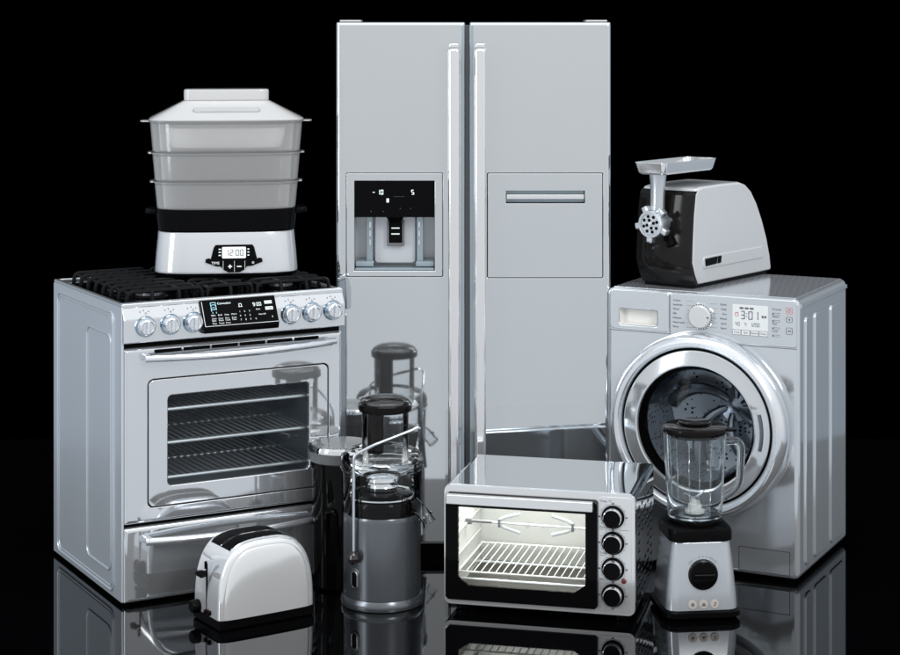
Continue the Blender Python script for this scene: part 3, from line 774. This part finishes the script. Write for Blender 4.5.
# ================================================================== TOASTER
def build_toaster():
    t = thing('toaster', 'shiny chrome two-slot toaster on black base, lowest at front left', 'toaster', (-.6835, 5.714, 0), 33)
    Ln, D, zb, H = .323, .180, .033, .255
    def arch(i, n=28, drop=0):
        a = []; w = Ln/2-i; h = H-i-zb
        for k in range(n+1):
            th = PI*k/n; c, s_ = math.cos(th), math.sin(th)
            x = w*math.copysign(abs(c)**(2/3.3), c); z = h*abs(s_)**(2/2.75)
            a.append((Ln/2+x, zb+z))
        return a
    b = MB(); R_ = .017; lp = []
    for y, i in [(R_*(1-math.sin(PI/2*k/5)), R_*(1-math.cos(PI/2*k/5))) for k in range(6)][::-1]: lp.append((y, i))
    seq = [(R_-R_*math.sin(PI/2*k/6) , R_-R_*math.cos(PI/2*k/6)) for k in range(6, -1, -1)]
    loops = []
    for k in range(7):
        a = PI/2*k/6; loops.append((R_*(1-math.sin(a)), R_*(1-math.cos(a))))   # y, inset : k=0 side, k=6 face
    loops = loops[::-1]
    loops += [(D-y, i) for y, i in loops[::-1]]
    b.loft([[(x, y, z) for x, z in arch(i)] for y, i in loops], 0)
    obj('shell', b, 'toastshell', t)
    p = MB(); p.loft([[(x, .001, z) for x, z in arch(.0175)], [(x, -.0008, z) for x, z in arch(.0178)], [(x, -.0018, z) for x, z in arch(.0195)]]+[[(x, -.0018-.0065*math.sin(PI/2*k/7), z) for x, z in arch(.0195+.095*(1-math.cos(PI/2*k/7))+.004*k/7)] for k in range(1, 8)], 0); obj('side_panel', p, 'toast', t)
    p = MB(); p.slab(.002, Ln-.002, 0.002, zb-.0006, .001, D-.001, .004, .004); 
    for x in (.03, Ln-.03):
        for y in (.03, D-.03): p.lathe([(.014, 0), (.014, .006)], 16, 0, (x, y, 0))
    obj('base', p, 'blackm', t)
    ar = [q for q in arch(-.0012, 60) if .048 < q[0] < .278 and q[1] > .12][::-1]
    def strip(y0, y1, off, name, m):
        s_ = MB(); pts = [(x, z+off) for x, z in ar]
        s_.loft([[(x, y0, z) for x, z in pts], [(x, y1, z) for x, z in pts], [(x, y1, z-.006) for x, z in pts], [(x, y0, z-.006) for x, z in pts]], 0, False, False, True, False)
        return obj(name, s_, m, t)
    for y0 in (.026, .093): strip(y0, y0+.059, 0, 'bread_slot', 'gap')
    for y0 in (.0225, .0855, .0895, .1525): strip(y0, y0+.003, .0014, 'slot_rim', 'chrome')
    # end face details (faces -x)
    e = MB(); e.M = Matrix.Translation((0, 0, 0)) @ FRONTX
    e.slab(-.0875, -.0845, .040, .185, -.0012, .004, .001, .0006); obj('lever_slot', e, 'gap', t)
    e = MB(); e.M = FRONTX
    e.lathe([(.006, 0), (.006, .012)], 12, 0, (-.086, 0, .160), 'f')
    e.loft([[(-.086+x*s_, -.012-y,   .160+z*s_) for x, z in ((-.030, -.004), (-.012, -.012), (.012, -.012), (.030, -.004), (.014, .006), (.0, .009), (-.014, .006))] for y, s_ in ((0, .9), (.004, 1), (.011, 1), (.015, .8))])
    e.box(-.0885, -.0835, -.006, .002, .170, .193, .001)
    obj('lever', e, 'blackm', t)
    e = MB(); e.M = FRONTX; e.lathe([(.020, 0), (.021, .006), (.019, .022), (.016, .025), (0, .025)], 24, 0, (-.140, 0, .046), 'f'); obj('browning_dial', e, 'blackm', t)
    for y, z, mm in ((.084, .042, 'blackm'), (.060, .044, 'blackm')):
        e = MB(); e.M = FRONTX; e.lathe([(.0075, 0), (.0075, .006), (.005, .009), (0, .009)], 16, 0, (-y, 0, z), 'f'); obj('push_button', e, mm, t)
    e = MB(); e.M = FRONTX; e.lathe([(.004, 0), (.004, .003), (0, .004)], 12, 0, (-.072, 0, .050), 'f'); obj('pilot_light', e, 'redlamp', t)
    return t
build_toaster()

# ================================================================== JUICER
def build_juicer():
    t = thing('juicer', 'grey cylindrical juice extractor with clear bowl, metal arm and black pulp bin', 'juicer', (-.2125, 6.03, 0), 0)
    b = MB(); b.lathe([(.118, .003), (.122, .030), (.1215, .036), (.1215, .270), (.120, .280), (.118, .284)], 72, 0, mats=[0]*5); obj('motor_housing', b, 'greymet', t)
    b = MB(); b.lathe([(.112, 0), (.128, .002), (.130, .010), (.129, .020), (.1235, .031), (.122, .0315)], 72); obj('base_ring', b, 'greymet', t)
    b = MB(); b.lathe([(.119, .2842), (.121, .290), (.120, .318), (.112, .330), (.085, .342), (.04, .350), (.0, .352)], 64); obj('filter_collar', b, 'blackg', t)
    b = MB(); b.lathe([(.030, .350), (.048, .352), (.050, .362), (.047, .368), (.047, .376), (.052, .380), (.050, .388), (.038, .391), (0, .391)], 48); obj('filter_hub', b, 'chrome', t)
    b = MB(); b.lathe([(.095, .332), (.113, .334), (.113, .338), (.095, .336)], 64, caps=False); obj('filter_rim', b, 'chrome', t)
    # clear bowl and lid
    b = MB(); b.lathe([(.1225, .286), (.1235, .33), (.1255, .400), (.128, .430), (.1255, .434)], 72, 0, (0, 0, 0), 'z', False); obj('bowl', b, 'shell', t)
    b = MB(); b.lathe([(.060, .395), (.095, .408), (.116, .428), (.118, .433), (.129, .434), (.130, .442), (.126, .456), (.115, .470), (.098, .478), (.078, .481)], 72, 0, (0, 0, 0), 'z', False)
    obj('lid', b, 'shell', t)
    b = MB(); b.lathe([(.1245, .418), (.131, .419), (.131, .4235), (.1245, .4245)], 72, 0, caps=False); obj('lid_rim', b, 'clearpl', t)
    b = MB(); b.lathe([(.071, .420), (.0725, .481), (.0735, .602)], 64, 0, (.010, .0, 0), 'z', False); tube_ = obj('feed_tube', b, 'shell', t)
    b = MB(); b.lathe([(.069, .420), (.0755, .595), (.083, .598), (.0845, .606), (.084, .618), (.079, .622), (.076, .6225)], 64, 0, (.010, 0, 0), caps=False)
    b.lathe([(.076, .6224), (.070, .616), (.04, .612), (0, .611)], 64, 0, (.010, 0, 0), caps=False)
    b.bm.free(); b = MB(); b.lathe([(.070, .594), (.083, .598), (.0845, .606), (.084, .618), (.079, .6225), (.074, .622), (.068, .616), (.04, .612), (0, .6115)], 64, 0, (.010, 0, 0), caps=False); obj('pusher_cap', b, 'cap', t)
    b = MB(); b.lathe([(.080, .6222), (.074, .631), (.055, .640), (.03, .644), (0, .645)], 48, 0, (.010, 0, 0), caps=False); obj('cap_dome', b, 'shell', t)
    b = MB(); b.lathe([(0, .462), (.026, .462), (.026, .594), (0, .594)], 40, 0, (-.020, .01, 0), caps=False); obj('pusher', b, 'cap', t)
    # bail arm
    a = MB(); pts = fillet([(-.083, -.104, .175), (-.083, -.104, .478), (-.02, -.09, .508), (.098, -.045, .545)], .014, 5); a.tube(pts, .0048, 12)
    back = fillet([(.098, -.045, .545), (.118, .0, .545), (.116, .06, .50), (.108, .083, .47), (.118, .086, .29), (.1245, .02, .20)], .03, 5); a.tube(back, .0048, 10)
    obj('locking_arm', a, 'alu', t)
    a = MB(); a.lathe([(0, -.021), (.008, -.019), (.016, -.012), (.0195, 0), (.016, .012), (.008, .019), (0, .021)], 28, 0, (-.083, -.110, .165), caps=False); obj('arm_grip', a, 'bakelite', t)
    # switch on the curved front
    Rm = Matrix.Rotation(math.atan2(-.081, .095), 4, 'Z')
    q = MB(); q.M = Rm; q.slab(-.017, .017, .062, .130, -.1255, -.118, .017, .004, 3, n=8); sw = obj('switch_plate', q, 'greymet', t)
    q = MB(); q.M = Rm; q.slab(-.0095, .0095, .072, .118, -.131, -.120, .009, .004, 3, n=8); obj('rocker', q, 'blackg', sw)
    q = MB(); q.M = Rm; q.frame((-.0125, .0125, .069, .121), (-.010, .010, .0715, .1185), -.1272, -.123, .012, .0095, .001, n=8); obj('switch_bezel', q, 'chrome', sw)
    # spout
    q = MB(); pts = [(.098, -.06, .322), (.125, -.075, .300), (.150, -.086, .268)]; 
    q.tube(pts, [.021, .020, .019], 20, 0, False); q.tube([(.150, -.086, .268), (.1515, -.0866, .266)], [.0215, .0215], 20); 
    obj('spout', q, 'shell', t)
    q = MB(); q.tube([(.134, -.079, .290), (.139, -.081, .283)], [.024, .024], 20, 0, False); obj('spout_collar', q, 'clearpl', t)
    # pulp bin behind left
    c = (-.138, .175, 0)
    q = MB(); q.lathe([(.084, .002), (.092, .010), (.0965, .40), (.099, .412), (.0975, .418), (.094, .414), (.09, .10), (0, .095)], 64, 0, c, caps=False); bin_ = obj('pulp_bin', q, 'bin', t)
    q = MB(); q.lathe([(.0985, .404), (.1035, .408), (.1045, .440), (.101, .452), (.094, .458), (.06, .4615), (0, .4625)], 64, 0, c, caps=False); obj('pulp_lid', q, 'hazy', bin_)
    q = MB(); q.lathe([(.0965, .4565), (.1020, .4545), (.1052, .446), (.1052, .4385), (.1035, .438)], 64, 0, c, caps=False); obj('pulp_lid_rim', q, 'chrome', bin_)
    q = MB(); q.slab(-.022, .022, .18, .29, -.0955, -.085, .02, .004, n=6); 
    q = MB(); q.M = Matrix.Translation(c) @ Matrix.Rotation(-.25, 4, 'Z'); q.tube(fillet([(-.02, -.09, .12), (-.016, -.105, .26), (.016, -.105, .26), (.02, -.09, .12)], .02), .006, 8); obj('bin_grip', q, 'bin', bin_)
    return t
build_juicer()

# ================================================================== BLENDER
def build_blender():
    t = thing('jug_blender', 'small blender with glass jug, black lid and silver base with round dial', 'blender', (.753, 5.938, 0), 7)
    def sec(wx, wy, r, z, n=6): return [(x, y, z) for x, y in rrect(-wx, wx, -wy, wy, r, n)]
    b = MB(); b.loft([sec(.108, .108, .035, .004), sec(.120, .118, .038, .012), sec(.120, .118, .038, .026), sec(.112, .111, .036, .032)], 0)
    for x in (-.08, .08):
        for y in (-.08, .08): b.lathe([(.014, 0), (.014, .006)], 14, 0, (x, y, 0))
    obj('base_foot', b, 'blackm', t)
    b = MB(); b.loft([sec(.1105, .109, .034, .0322), sec(.108, .107, .034, .08), sec(.101, .101, .033, .15), sec(.092, .094, .032, .228), sec(.090, .092, .031, .2325)], 0); body = obj('body', b, 'blend', t)
    b = MB(); b.loft([sec(.092, .093, .032, .2327), sec(.098, .098, .034, .236), sec(.099, .099, .036, .262), sec(.096, .096, .040, .272), sec(.084, .084, .05, .276)], 0); obj('collar', b, 'blackm', t)
    # front plane leans; tilt parts on it
    sl = math.atan2(.109-.094, .196)
    def Mf(z): 
        y = -(.109-(z-.0322)*(.015/.196))
        return Matrix.Translation((0, y, z)) @ Matrix.Rotation(-sl, 4, 'X')
    q = MB(); q.M = Mf(.138); q.lathe([(.046, -.002), (.046, .003), (.043, .006)], 48, 1, axis='f'); q.lathe([(.0425, .0061), (.041, .014), (.036, .017), (0, .017)], 48, 0, axis='f'); q.box(-.034, .034, -.027, -.016, -.006, .006, .004, 3, 0)
    dial = obj('dial', q, ['blackg', 'brownblack'], t)
    q = MB(); q.M = Mf(.138); q.ringmark(0, 0, .0425, .004, -.0068, 0, 24, 40, 140); obj('dial_highlight', q, 'bright', dial, wn=False)  # pale arc painted on as the highlight along the dial's upper edge
    q = MB(); q.M = Mf(.138)
    for i, ch in enumerate('OFF 1 2 3 4 PULSE'):
        a = rad(140-i*6.2)
        if ch == ' ': continue
        q.M = Mf(.138) @ Matrix.Translation((.051*math.cos(a), -.0012, .051*math.sin(a))) @ Matrix.Rotation(-(a-PI/2), 4, 'Y'); q.text(ch, .0085, 0, 0, 0, 0, 'CENTER')
    obj('dial_lettering', q, 'print', body, wn=False)
    for i, x in enumerate((-.034, 0, .034)):
        q = MB(); q.M = Mf(.050) @ Matrix.Translation((x, 0, 0)); q.lathe([(.0135, -.001), (.0135, .0022), (.0115, .003)], 28, 0, axis='f'); q.lathe([(.0112, .0029), (0, .0030)], 28, 1, axis='f')
        y = -.0038
        if i == 0:
            for a in range(0, 180, 45): q.poly([(.006*math.cos(rad(a))-.0008*math.sin(rad(a)), .006*math.sin(rad(a))+.0008*math.cos(rad(a))), (-.006*math.cos(rad(a))-.0008*math.sin(rad(a)), -.006*math.sin(rad(a))+.0008*math.cos(rad(a))), (-.006*math.cos(rad(a))+.0008*math.sin(rad(a)), -.006*math.sin(rad(a))-.0008*math.cos(rad(a))), (.006*math.cos(rad(a))+.0008*math.sin(rad(a)), .006*math.sin(rad(a))-.0008*math.cos(rad(a)))], y-.0001*a/45, 2)
        elif i == 1: q.poly([(-.0065, -.0045), (.0065, -.0045), (.004, .001), (0, .0055), (-.004, .001)], y, 2)
        else: q.poly([(-.004, -.005), (.001, -.005), (.004, .003), (.004, .0055), (-.002, .0055), (.0015, .002), (-.0005, -.001)], y, 2)
        obj('push_button', q, ['beige', 'blend', 'print'], t)
    # jug
    q = MB(); q.lathe([(0, .292), (.074, .292), (.081, .293), (.084, .300), (.0905, .43), (.096, .548), (.0938, .5485), (.0883, .43), (.0815, .303), (.074, .298), (0, .2975)], 72, 0, caps=False); jug = obj('jug', q, 'jar', t)
    q = MB()
    for a in (200, 245, 290, 335, 65, 115): 
        ca, sa = math.cos(rad(a)), math.sin(rad(a)); q.tube([(.0795*ca, .0795*sa, .315), (.0855*ca, .0855*sa, .43), (.0905*ca, .0905*sa, .535)], .0016, 8)
    split(obj('jug_rib', q, 'jar', jug))
    q = MB(); q.tube(fillet([(.0965, -.012, .520), (.128, -.022, .524), (.140, -.025, .505), (.136, -.024, .405), (.126, -.02, .375), (.0885, -.012, .347)], .02, 6), .0095, 14, 0, True, False, 1.3); obj('jug_handle', q, 'jar', jug)
    q = MB(); q.lathe([(.074, .2765), (.081, .277), (.082, .286), (.076, .289), (.05, .289)], 48, 0, caps=False); q.lathe([(.05, .2885), (.045, .294), (0, .296)], 48, 1, caps=False); obj('jug_seat', q, ['blackm', 'alu'], t)
    q = MB(); q.lathe([(.030, .302), (.031, .310), (.022, .314), (.020, .328), (.014, .331), (.0135, .346), (0, .348)], 32, 0, caps=False); bl = obj('blade_hub', q, 'whitepaint', t)
    q = MB()
    for a in (20, 110, 200, 290):
        ca, sa = math.cos(rad(a)), math.sin(rad(a)); up_ = .014 if a in (20, 200) else -.004
        q.loft([[(.006*ca-.007*sa, .006*sa+.007*ca, .347), (.006*ca+.007*sa, .006*sa-.007*ca, .347), (.040*ca+.001*sa, .040*sa-.001*ca, .349+up_), (.036*ca-.004*sa, .036*sa+.004*ca, .349+up_)],
                [(.006*ca-.007*sa, .006*sa+.007*ca, .3485), (.006*ca+.007*sa, .006*sa-.007*ca, .3485), (.040*ca+.001*sa, .040*sa-.001*ca, .3505+up_), (.036*ca-.004*sa, .036*sa+.004*ca, .3505+up_)]])
    obj('blade', q, 'chrome', t)
    q = MB(); q.lathe([(.084, .538), (.0935, .5485), (.099, .551), (.101, .558), (.099, .566), (.090, .571), (.060, .574), (.056, .573)], 64, 0, caps=False); q.lathe([(.056, .5728), (.052, .566), (.02, .564), (0, .564)], 48, 0, caps=False)
    lid = obj('lid', q, 'cap', t)
    q = MB(); q.lathe([(.040, .564), (.043, .572), (.050, .581), (.046, .5835), (.03, .581), (0, .580)], 48, 0, caps=False); obj('filler_cap', q, 'brownblack', lid)
    q = MB(); q.box(.088, .125, -.032, -.008, .552, .562, .004); obj('lid_tab', q, 'blackm', lid)
    return t
build_blender()

# ================================================================== MEAT GRINDER (on the washer)
def build_grinder():
    t = thing('meat_grinder', 'white and black electric meat grinder with metal hopper, on top of the washer', 'meat grinder', (.6556, 6.5784, .9185), -38)
    Wd = .215
    prof = [(.004, .012), (-.016, .045), (-.034, .088), (-.030, .16), (-.022, .25), (-.010, .318), (.004, .333), (.03, .338), (.16, .340), (.285, .339), (.33, .328), (.37, .303), (.41, .258), (.45, .195), (.485, .125), (.508, .060), (.516, .018), (.512, .012)]
    b = MB(); t_ = bmesh.new()
    n = len(prof); c = (.25, .16)
    def ins(i): return [(y+(c[0]-y)*i/ .25, z+(c[1]-z)*i/.25) for y, z in prof]
    loops = []
    for k in range(6):
        a = PI/2*k/5; loops.append((.012*(1-math.sin(a)), .012*(1-math.cos(a))))
    loops = loops[::-1]; loops = [(x, i) for x, i in loops]
    full = loops+[(Wd-x, i) for x, i in loops[::-1]]
    b.loft([[(x, y, z) for y, z in ins(i)] for x, i in full], 0); obj('housing', b, 'whitepl', t)
    f = MB(); fp = [(.0, .010), (-.022, .042), (-.041, .088), (-.037, .16), (-.029, .25), (-.018, .312), (-.004, .326)]
    outer = []
    for k in range(13):
        u = -1+2*k/12; x = Wd/2+(Wd/2-.002)*u; bulge = .014*(1-u*u)+.0
        outer.append([(x, y-bulge, z) for y, z in fp])
    bk = [[(o[0][0], .012, z) for _, _, z in o] for o in (outer[0], outer[-1])]
    f.loft([bk[0]]+outer+[bk[1]], 0, True, True, False, False); obj('front_cover', f, 'brownblack', t)
    q = MB(); q.box(.012, Wd-.012, -.006, .505, 0, .0135, .004); obj('base', q, 'blackm', t)
    # right side trim
    q = MB(); q.M = Matrix.Translation((Wd, 0, 0)) @ RIGHTX
    q.slab(.035, .455, .062, .103, -.0035, .002, .016, .0033, 3, n=6); st = obj('side_moulding', q, 'whitepl', t)
    q = MB(); q.M = Matrix.Translation((Wd, 0, 0)) @ RIGHTX
    q.loft([[(x, -.0032, z) for x, z in ((.050, .070), (.122, .072), (.128, .098), (.046, .096))], [(x, -.007, z) for x, z in ((.052, .072), (.120, .074), (.126, .096), (.048, .094))]]); q.loft([[(x, -.0032, z) for x, z in ((.128, .072), (.150, .073), (.154, .098), (.133, .098))], [(x, -.007, z) for x, z in ((.130, .074), (.148, .075), (.152, .096), (.134, .096))]])
    obj('power_switch', q, 'blackg', st)
    # head
    hx, hz = .108, .219
    h = MB(); h.lathe([(.040, .02), (.040, .055), (.036, .062)], 40, 0, (hx, 0, hz), 'f'); h.lathe([(.034, .0621), (.034, .095)], 40, 0, (hx, 0, hz), 'f'); neck = obj('neck', h, 'bluechrome', t)
    h = MB(); h.lathe([(.030, .050), (.0385, .060), (.0385, .110), (.036, .112)], 40, 0, (hx, 0, hz), 'f')
    h.tube([(hx, -.078, hz+.02), (hx, -.076, hz+.075), (hx, -.074, hz+.130), (hx, -.074, hz+.170)], [.026, .0245, .025, .030], 28); head = obj('grinder_head', h, 'alu', t)
    h = MB(); h.lathe([(.0415, .086), (.0465, .090), (.0475, .118), (.045, .124), (.036, .1245), (.0355, .118)], 48, 0, (hx, 0, hz), 'f', False)
    for i in range(5):
        a = rad(90+18+72*i+10); ca, sa = math.cos(a), math.sin(a)
        h.M = Matrix.Translation((hx, 0, hz)) @ Matrix.Rotation(-a, 4, 'Y'); h.box(.040, .0635, -.120, -.092, -.011, .011, .005, 3)
    h.M = Matrix(); obj('ring_nut', h, 'alu', head)
    h = MB(); h.lathe([(.0362, .10), (.0362, .1205), (.035, .122), (0, .122)], 40, 0, (hx, 0, hz), 'f'); pl = obj('cutting_plate', h, 'alu', head)
    h = MB(); y = -.1232
    for r_, k_ in ((.0135, 4), (.0265, 8)):
        for i in range(k_):
            a = 2*PI*i/k_+.3; h.poly([(hx+r_*math.cos(a)+.0055*math.cos(2*PI*j/14), hz+r_*math.sin(a)+.0055*math.sin(2*PI*j/14)) for j in range(14)], y)
    split(obj('plate_hole', h, 'gap', pl, wn=False))
    h = MB(); h.lathe([(.006, .1222), (.006, .127), (.004, .1285), (0, .1285)], 16, 0, (hx, 0, hz), 'f'); obj('shaft_tip', h, 'bright', pl)
    # clamp knob under neck
    h = MB(); h.tube([(hx+.03, -.055, hz-.040), (hx+.045, -.062, hz-.075)], [.011, .015], 14); obj('release_knob', h, 'blackm', t)
    # tray
    h = MB(); x0, x1, y0, y1, zb, zt = hx-.062, hx+.062, -.128, .215, .382, .424
    def rr(i, z, r=.016): return [(x, y, z) for x, y in rrect(x0+i, x1-i, y0+i, y1-i, r, 5)]
    h.loft([rr(.022, zb), rr(.013, zb+.002), rr(.008, zb+.008), rr(.001, zt-.003), rr(0, zt-.0025), rr(0, zt), rr(.003, zt), rr(.010, zb+.010), rr(.016, zb+.006), rr(.026, zb+.004)], 0); obj('hopper_tray', h, 'bright', t)
    return t
build_grinder()

# ================================================================== FOOD STEAMER (on the range)
def build_steamer():
    t = thing('food_steamer', 'food steamer with three translucent tiers and digital clock, standing on the black grates', 'food steamer', (-.752, 6.49, .9700), 7)
    def se(a, b_, z, n=72, p=3.6):
        out = []
        for k in range(n):
            th = 2*PI*k/n; c, s_ = math.cos(th), math.sin(th)
            out.append((a*math.copysign(abs(c)**(2/p), c), b_*math.copysign(abs(s_)**(2/p), s_), z))
        return out
    b = MB(); b.loft([se(.226, .128, 0), se(.234, .134, .003), se(.235, .135, .012)], 0); obj('base_foot', b, 'blackm', t)
    b = MB(); b.loft([se(.237, .137, .012), se(.2375, .1375, .018), se(.2335, .135, .07), se(.2285, .132, .120), se(.2265, .130, .143), se(.224, .128, .146)], 0); body = obj('base', b, 'white', t)
    b = MB(); b.loft([se(.225, .128, .1465), se(.229, .132, .152), se(.235, .137, .205), se(.237, .139, .221), se(.231, .134, .222), se(.226, .13, .20), se(.222, .126, .165)], 0)
    tray = obj('drip_tray', b, 'blackg', t)
    for s_ in (-1, 1):
        h = MB(); h.tube(fillet([(s_*.228, -.045, .205), (s_*.262, -.045, .212), (s_*.262, .045, .212), (s_*.228, .045, .205)], .025, 6), .007, 10, 0, True, False, 1.4); obj('tray_handle', h, 'blackg', tray)
    tiers = [(.2155, .312, .231, .2405), (.309, .408, .2385, .2475), (.405, .514, .2455, .2555)]
    for z0, z1, a0, a1 in tiers:
        b = MB(); d0, d1 = a0-.092, a1-.098
        b.loft([se(a0-.03, d0-.03, z0+.006), se(a0-.006, d0-.006, z0+.002), se(a0, d0, z0+.008), se(a1-.002, d1-.002, z1-.010), se(a1+.002, d1+.002, z1-.006), se(a1+.004, d1+.004, z1-.001), se(a1-.002, d1-.002, z1), se(a1-.005, d1-.005, z1-.006), se(a0-.004, d0-.004, z0+.012), se(a0-.03, d0-.03, z0+.010)], 0)
        tb = obj('steam_tier', b, 'frost', t)
        for s_ in (-1, 1):
            h = MB(); xs = s_*(a1+.001)
            e = .013 if z1 < .5 else .029
            h.loft([[(xs-s_*.004, -.035, z), (xs+s_*e*.7, -.03, z), (xs+s_*e, -.015, z), (xs+s_*e, .015, z), (xs+s_*e*.7, .03, z), (xs-s_*.004, .035, z)] for z in (z1-.007, z1-.002)]); obj('tier_handle', h, 'frostlid', tb)
    # rice bowl in the top tier
    b = MB(); b.loft([se(.15, .09, .418), se(.185, .115, .424), se(.196, .122, .47), se(.198, .124, .488), se(.194, .12, .488), se(.18, .11, .43)], 0, True, True); obj('rice_bowl', b, 'whitepaint', t)
    # lid
    b = MB(); b.loft([se(.2565, .1605, .5142, p=4.5), se(.2575, .1615, .518, p=4.5), se(.254, .158, .5215, p=4.5), se(.20, .105, .5485, p=5), se(.149, .063, .5745, p=6), se(.146, .060, .5765, p=6), se(.143, .058, .577, p=6)], 0, False, True)
    lid = obj('lid', b, 'frostlid', t)
    b = MB(); b.loft([se(.140, .052, .577, p=6), se(.1415, .055, .580, p=6), se(.142, .056, .609, p=6), se(.140, .054, .6145, p=6), se(.134, .05, .616, p=6)], 0); obj('lid_handle', b, 'frostlid', lid)
    b = MB(); b.M = Matrix.Translation((0, -.1085, .5485)) @ Matrix.Rotation(rad(-63), 4, 'X'); b.slab(-.11, .11, -.014, .014, -.004, .002, .013, .003, n=6); obj('steam_vent', b, 'frost', lid)
    # control panel follows the bowed front
    def yf(x, z):
        a, bb = (.2335, .135) if z < .09 else (.2290, .1325)
        a = .2375+(z-.018)*(.2285-.2375)/.102; bb = .1375+(z-.018)*(.132-.1375)/.102
        return -bb*(1-abs(x/a)**3.6)**(1/3.6)
    def patch(mb, pts, off, m=0):
        """thin plate following the front: pts polygon (x,z), filled by columns"""
        mb.f([mb.v((x, yf(x, z)-off, z)) for x, z in pts], m)
    def plate(name, pts, o0, o1, m, par):
        q = MB(); q.loft([[(x, yf(x, z)-o0, z) for x, z in pts], [(x, yf(x, z)-o1, z) for x, z in pts]]); return obj(name, q, m, par)
    cx_ = .022
    up_ = [(-.076, .052), (-.064, .098), (-.058, .106), (.062, .106), (.068, .098), (.080, .052)]
    low = [(-.092, .049), (-.090, .060), (-.080, .063), (-.066, .055), (.070, .055), (.084, .063), (.094, .060), (.096, .049), (.06, .036), (.044, .035), (.036, .024), (.02, .016), (-.016, .016), (-.032, .024), (-.040, .035), (-.056, .036)]
    ctl = plate('control_panel', [(cx_+x, z) for x, z in up_][::-1], -.004, .0028, 'blackg', t)
    plate('button_panel', [(cx_+x, z) for x, z in low], -.004, .0042, 'blackm', ctl)
    lcd = plate('display', [(cx_+x, z) for x, z in rrect(-.037, .041, .062, .099, .003, 2)], 0, .0042, 'lcd', ctl)
    q = MB(); y0 = yf(cx_, .08)-.0058
    q.seg7('12:00', cx_-.026, .070, .021, y0, 0, w=.0108, t=.0021, gap=.0034); obj('display_digits', q, 'print', lcd, wn=False)
    q = MB(); y1 = yf(cx_, .04)-.0062
    q.quad(cx_-.0175, cx_-.0045, .0335, .037, y1); q.quad(cx_-.0128, cx_-.0092, .029, .0415, y1-.0002); q.quad(cx_+.0115, cx_+.0265, .0335, .037, y1)
    q.quad(cx_+.0028, cx_+.0038, .018, .054, y1); q.quad(cx_-.034, cx_-.033, .026, .054, y1); q.quad(cx_+.037, cx_+.038, .026, .054, y1)
    q.text('TIME', .0125, cx_-.072, .043, y1-.001); q.text('o', .016, cx_+.06, .044, y1-.001)
    for z in (.09, .08, .07): q.quad(cx_-.048-.02*(.09-z), cx_-.041, z, z+.0035, y0+.002); q.quad(cx_+.046, cx_+.052+.02*(.09-z), z, z+.0035, y0+.002)
    obj('button_marking', q, 'printlight', ctl, wn=False)
    return t
build_steamer()
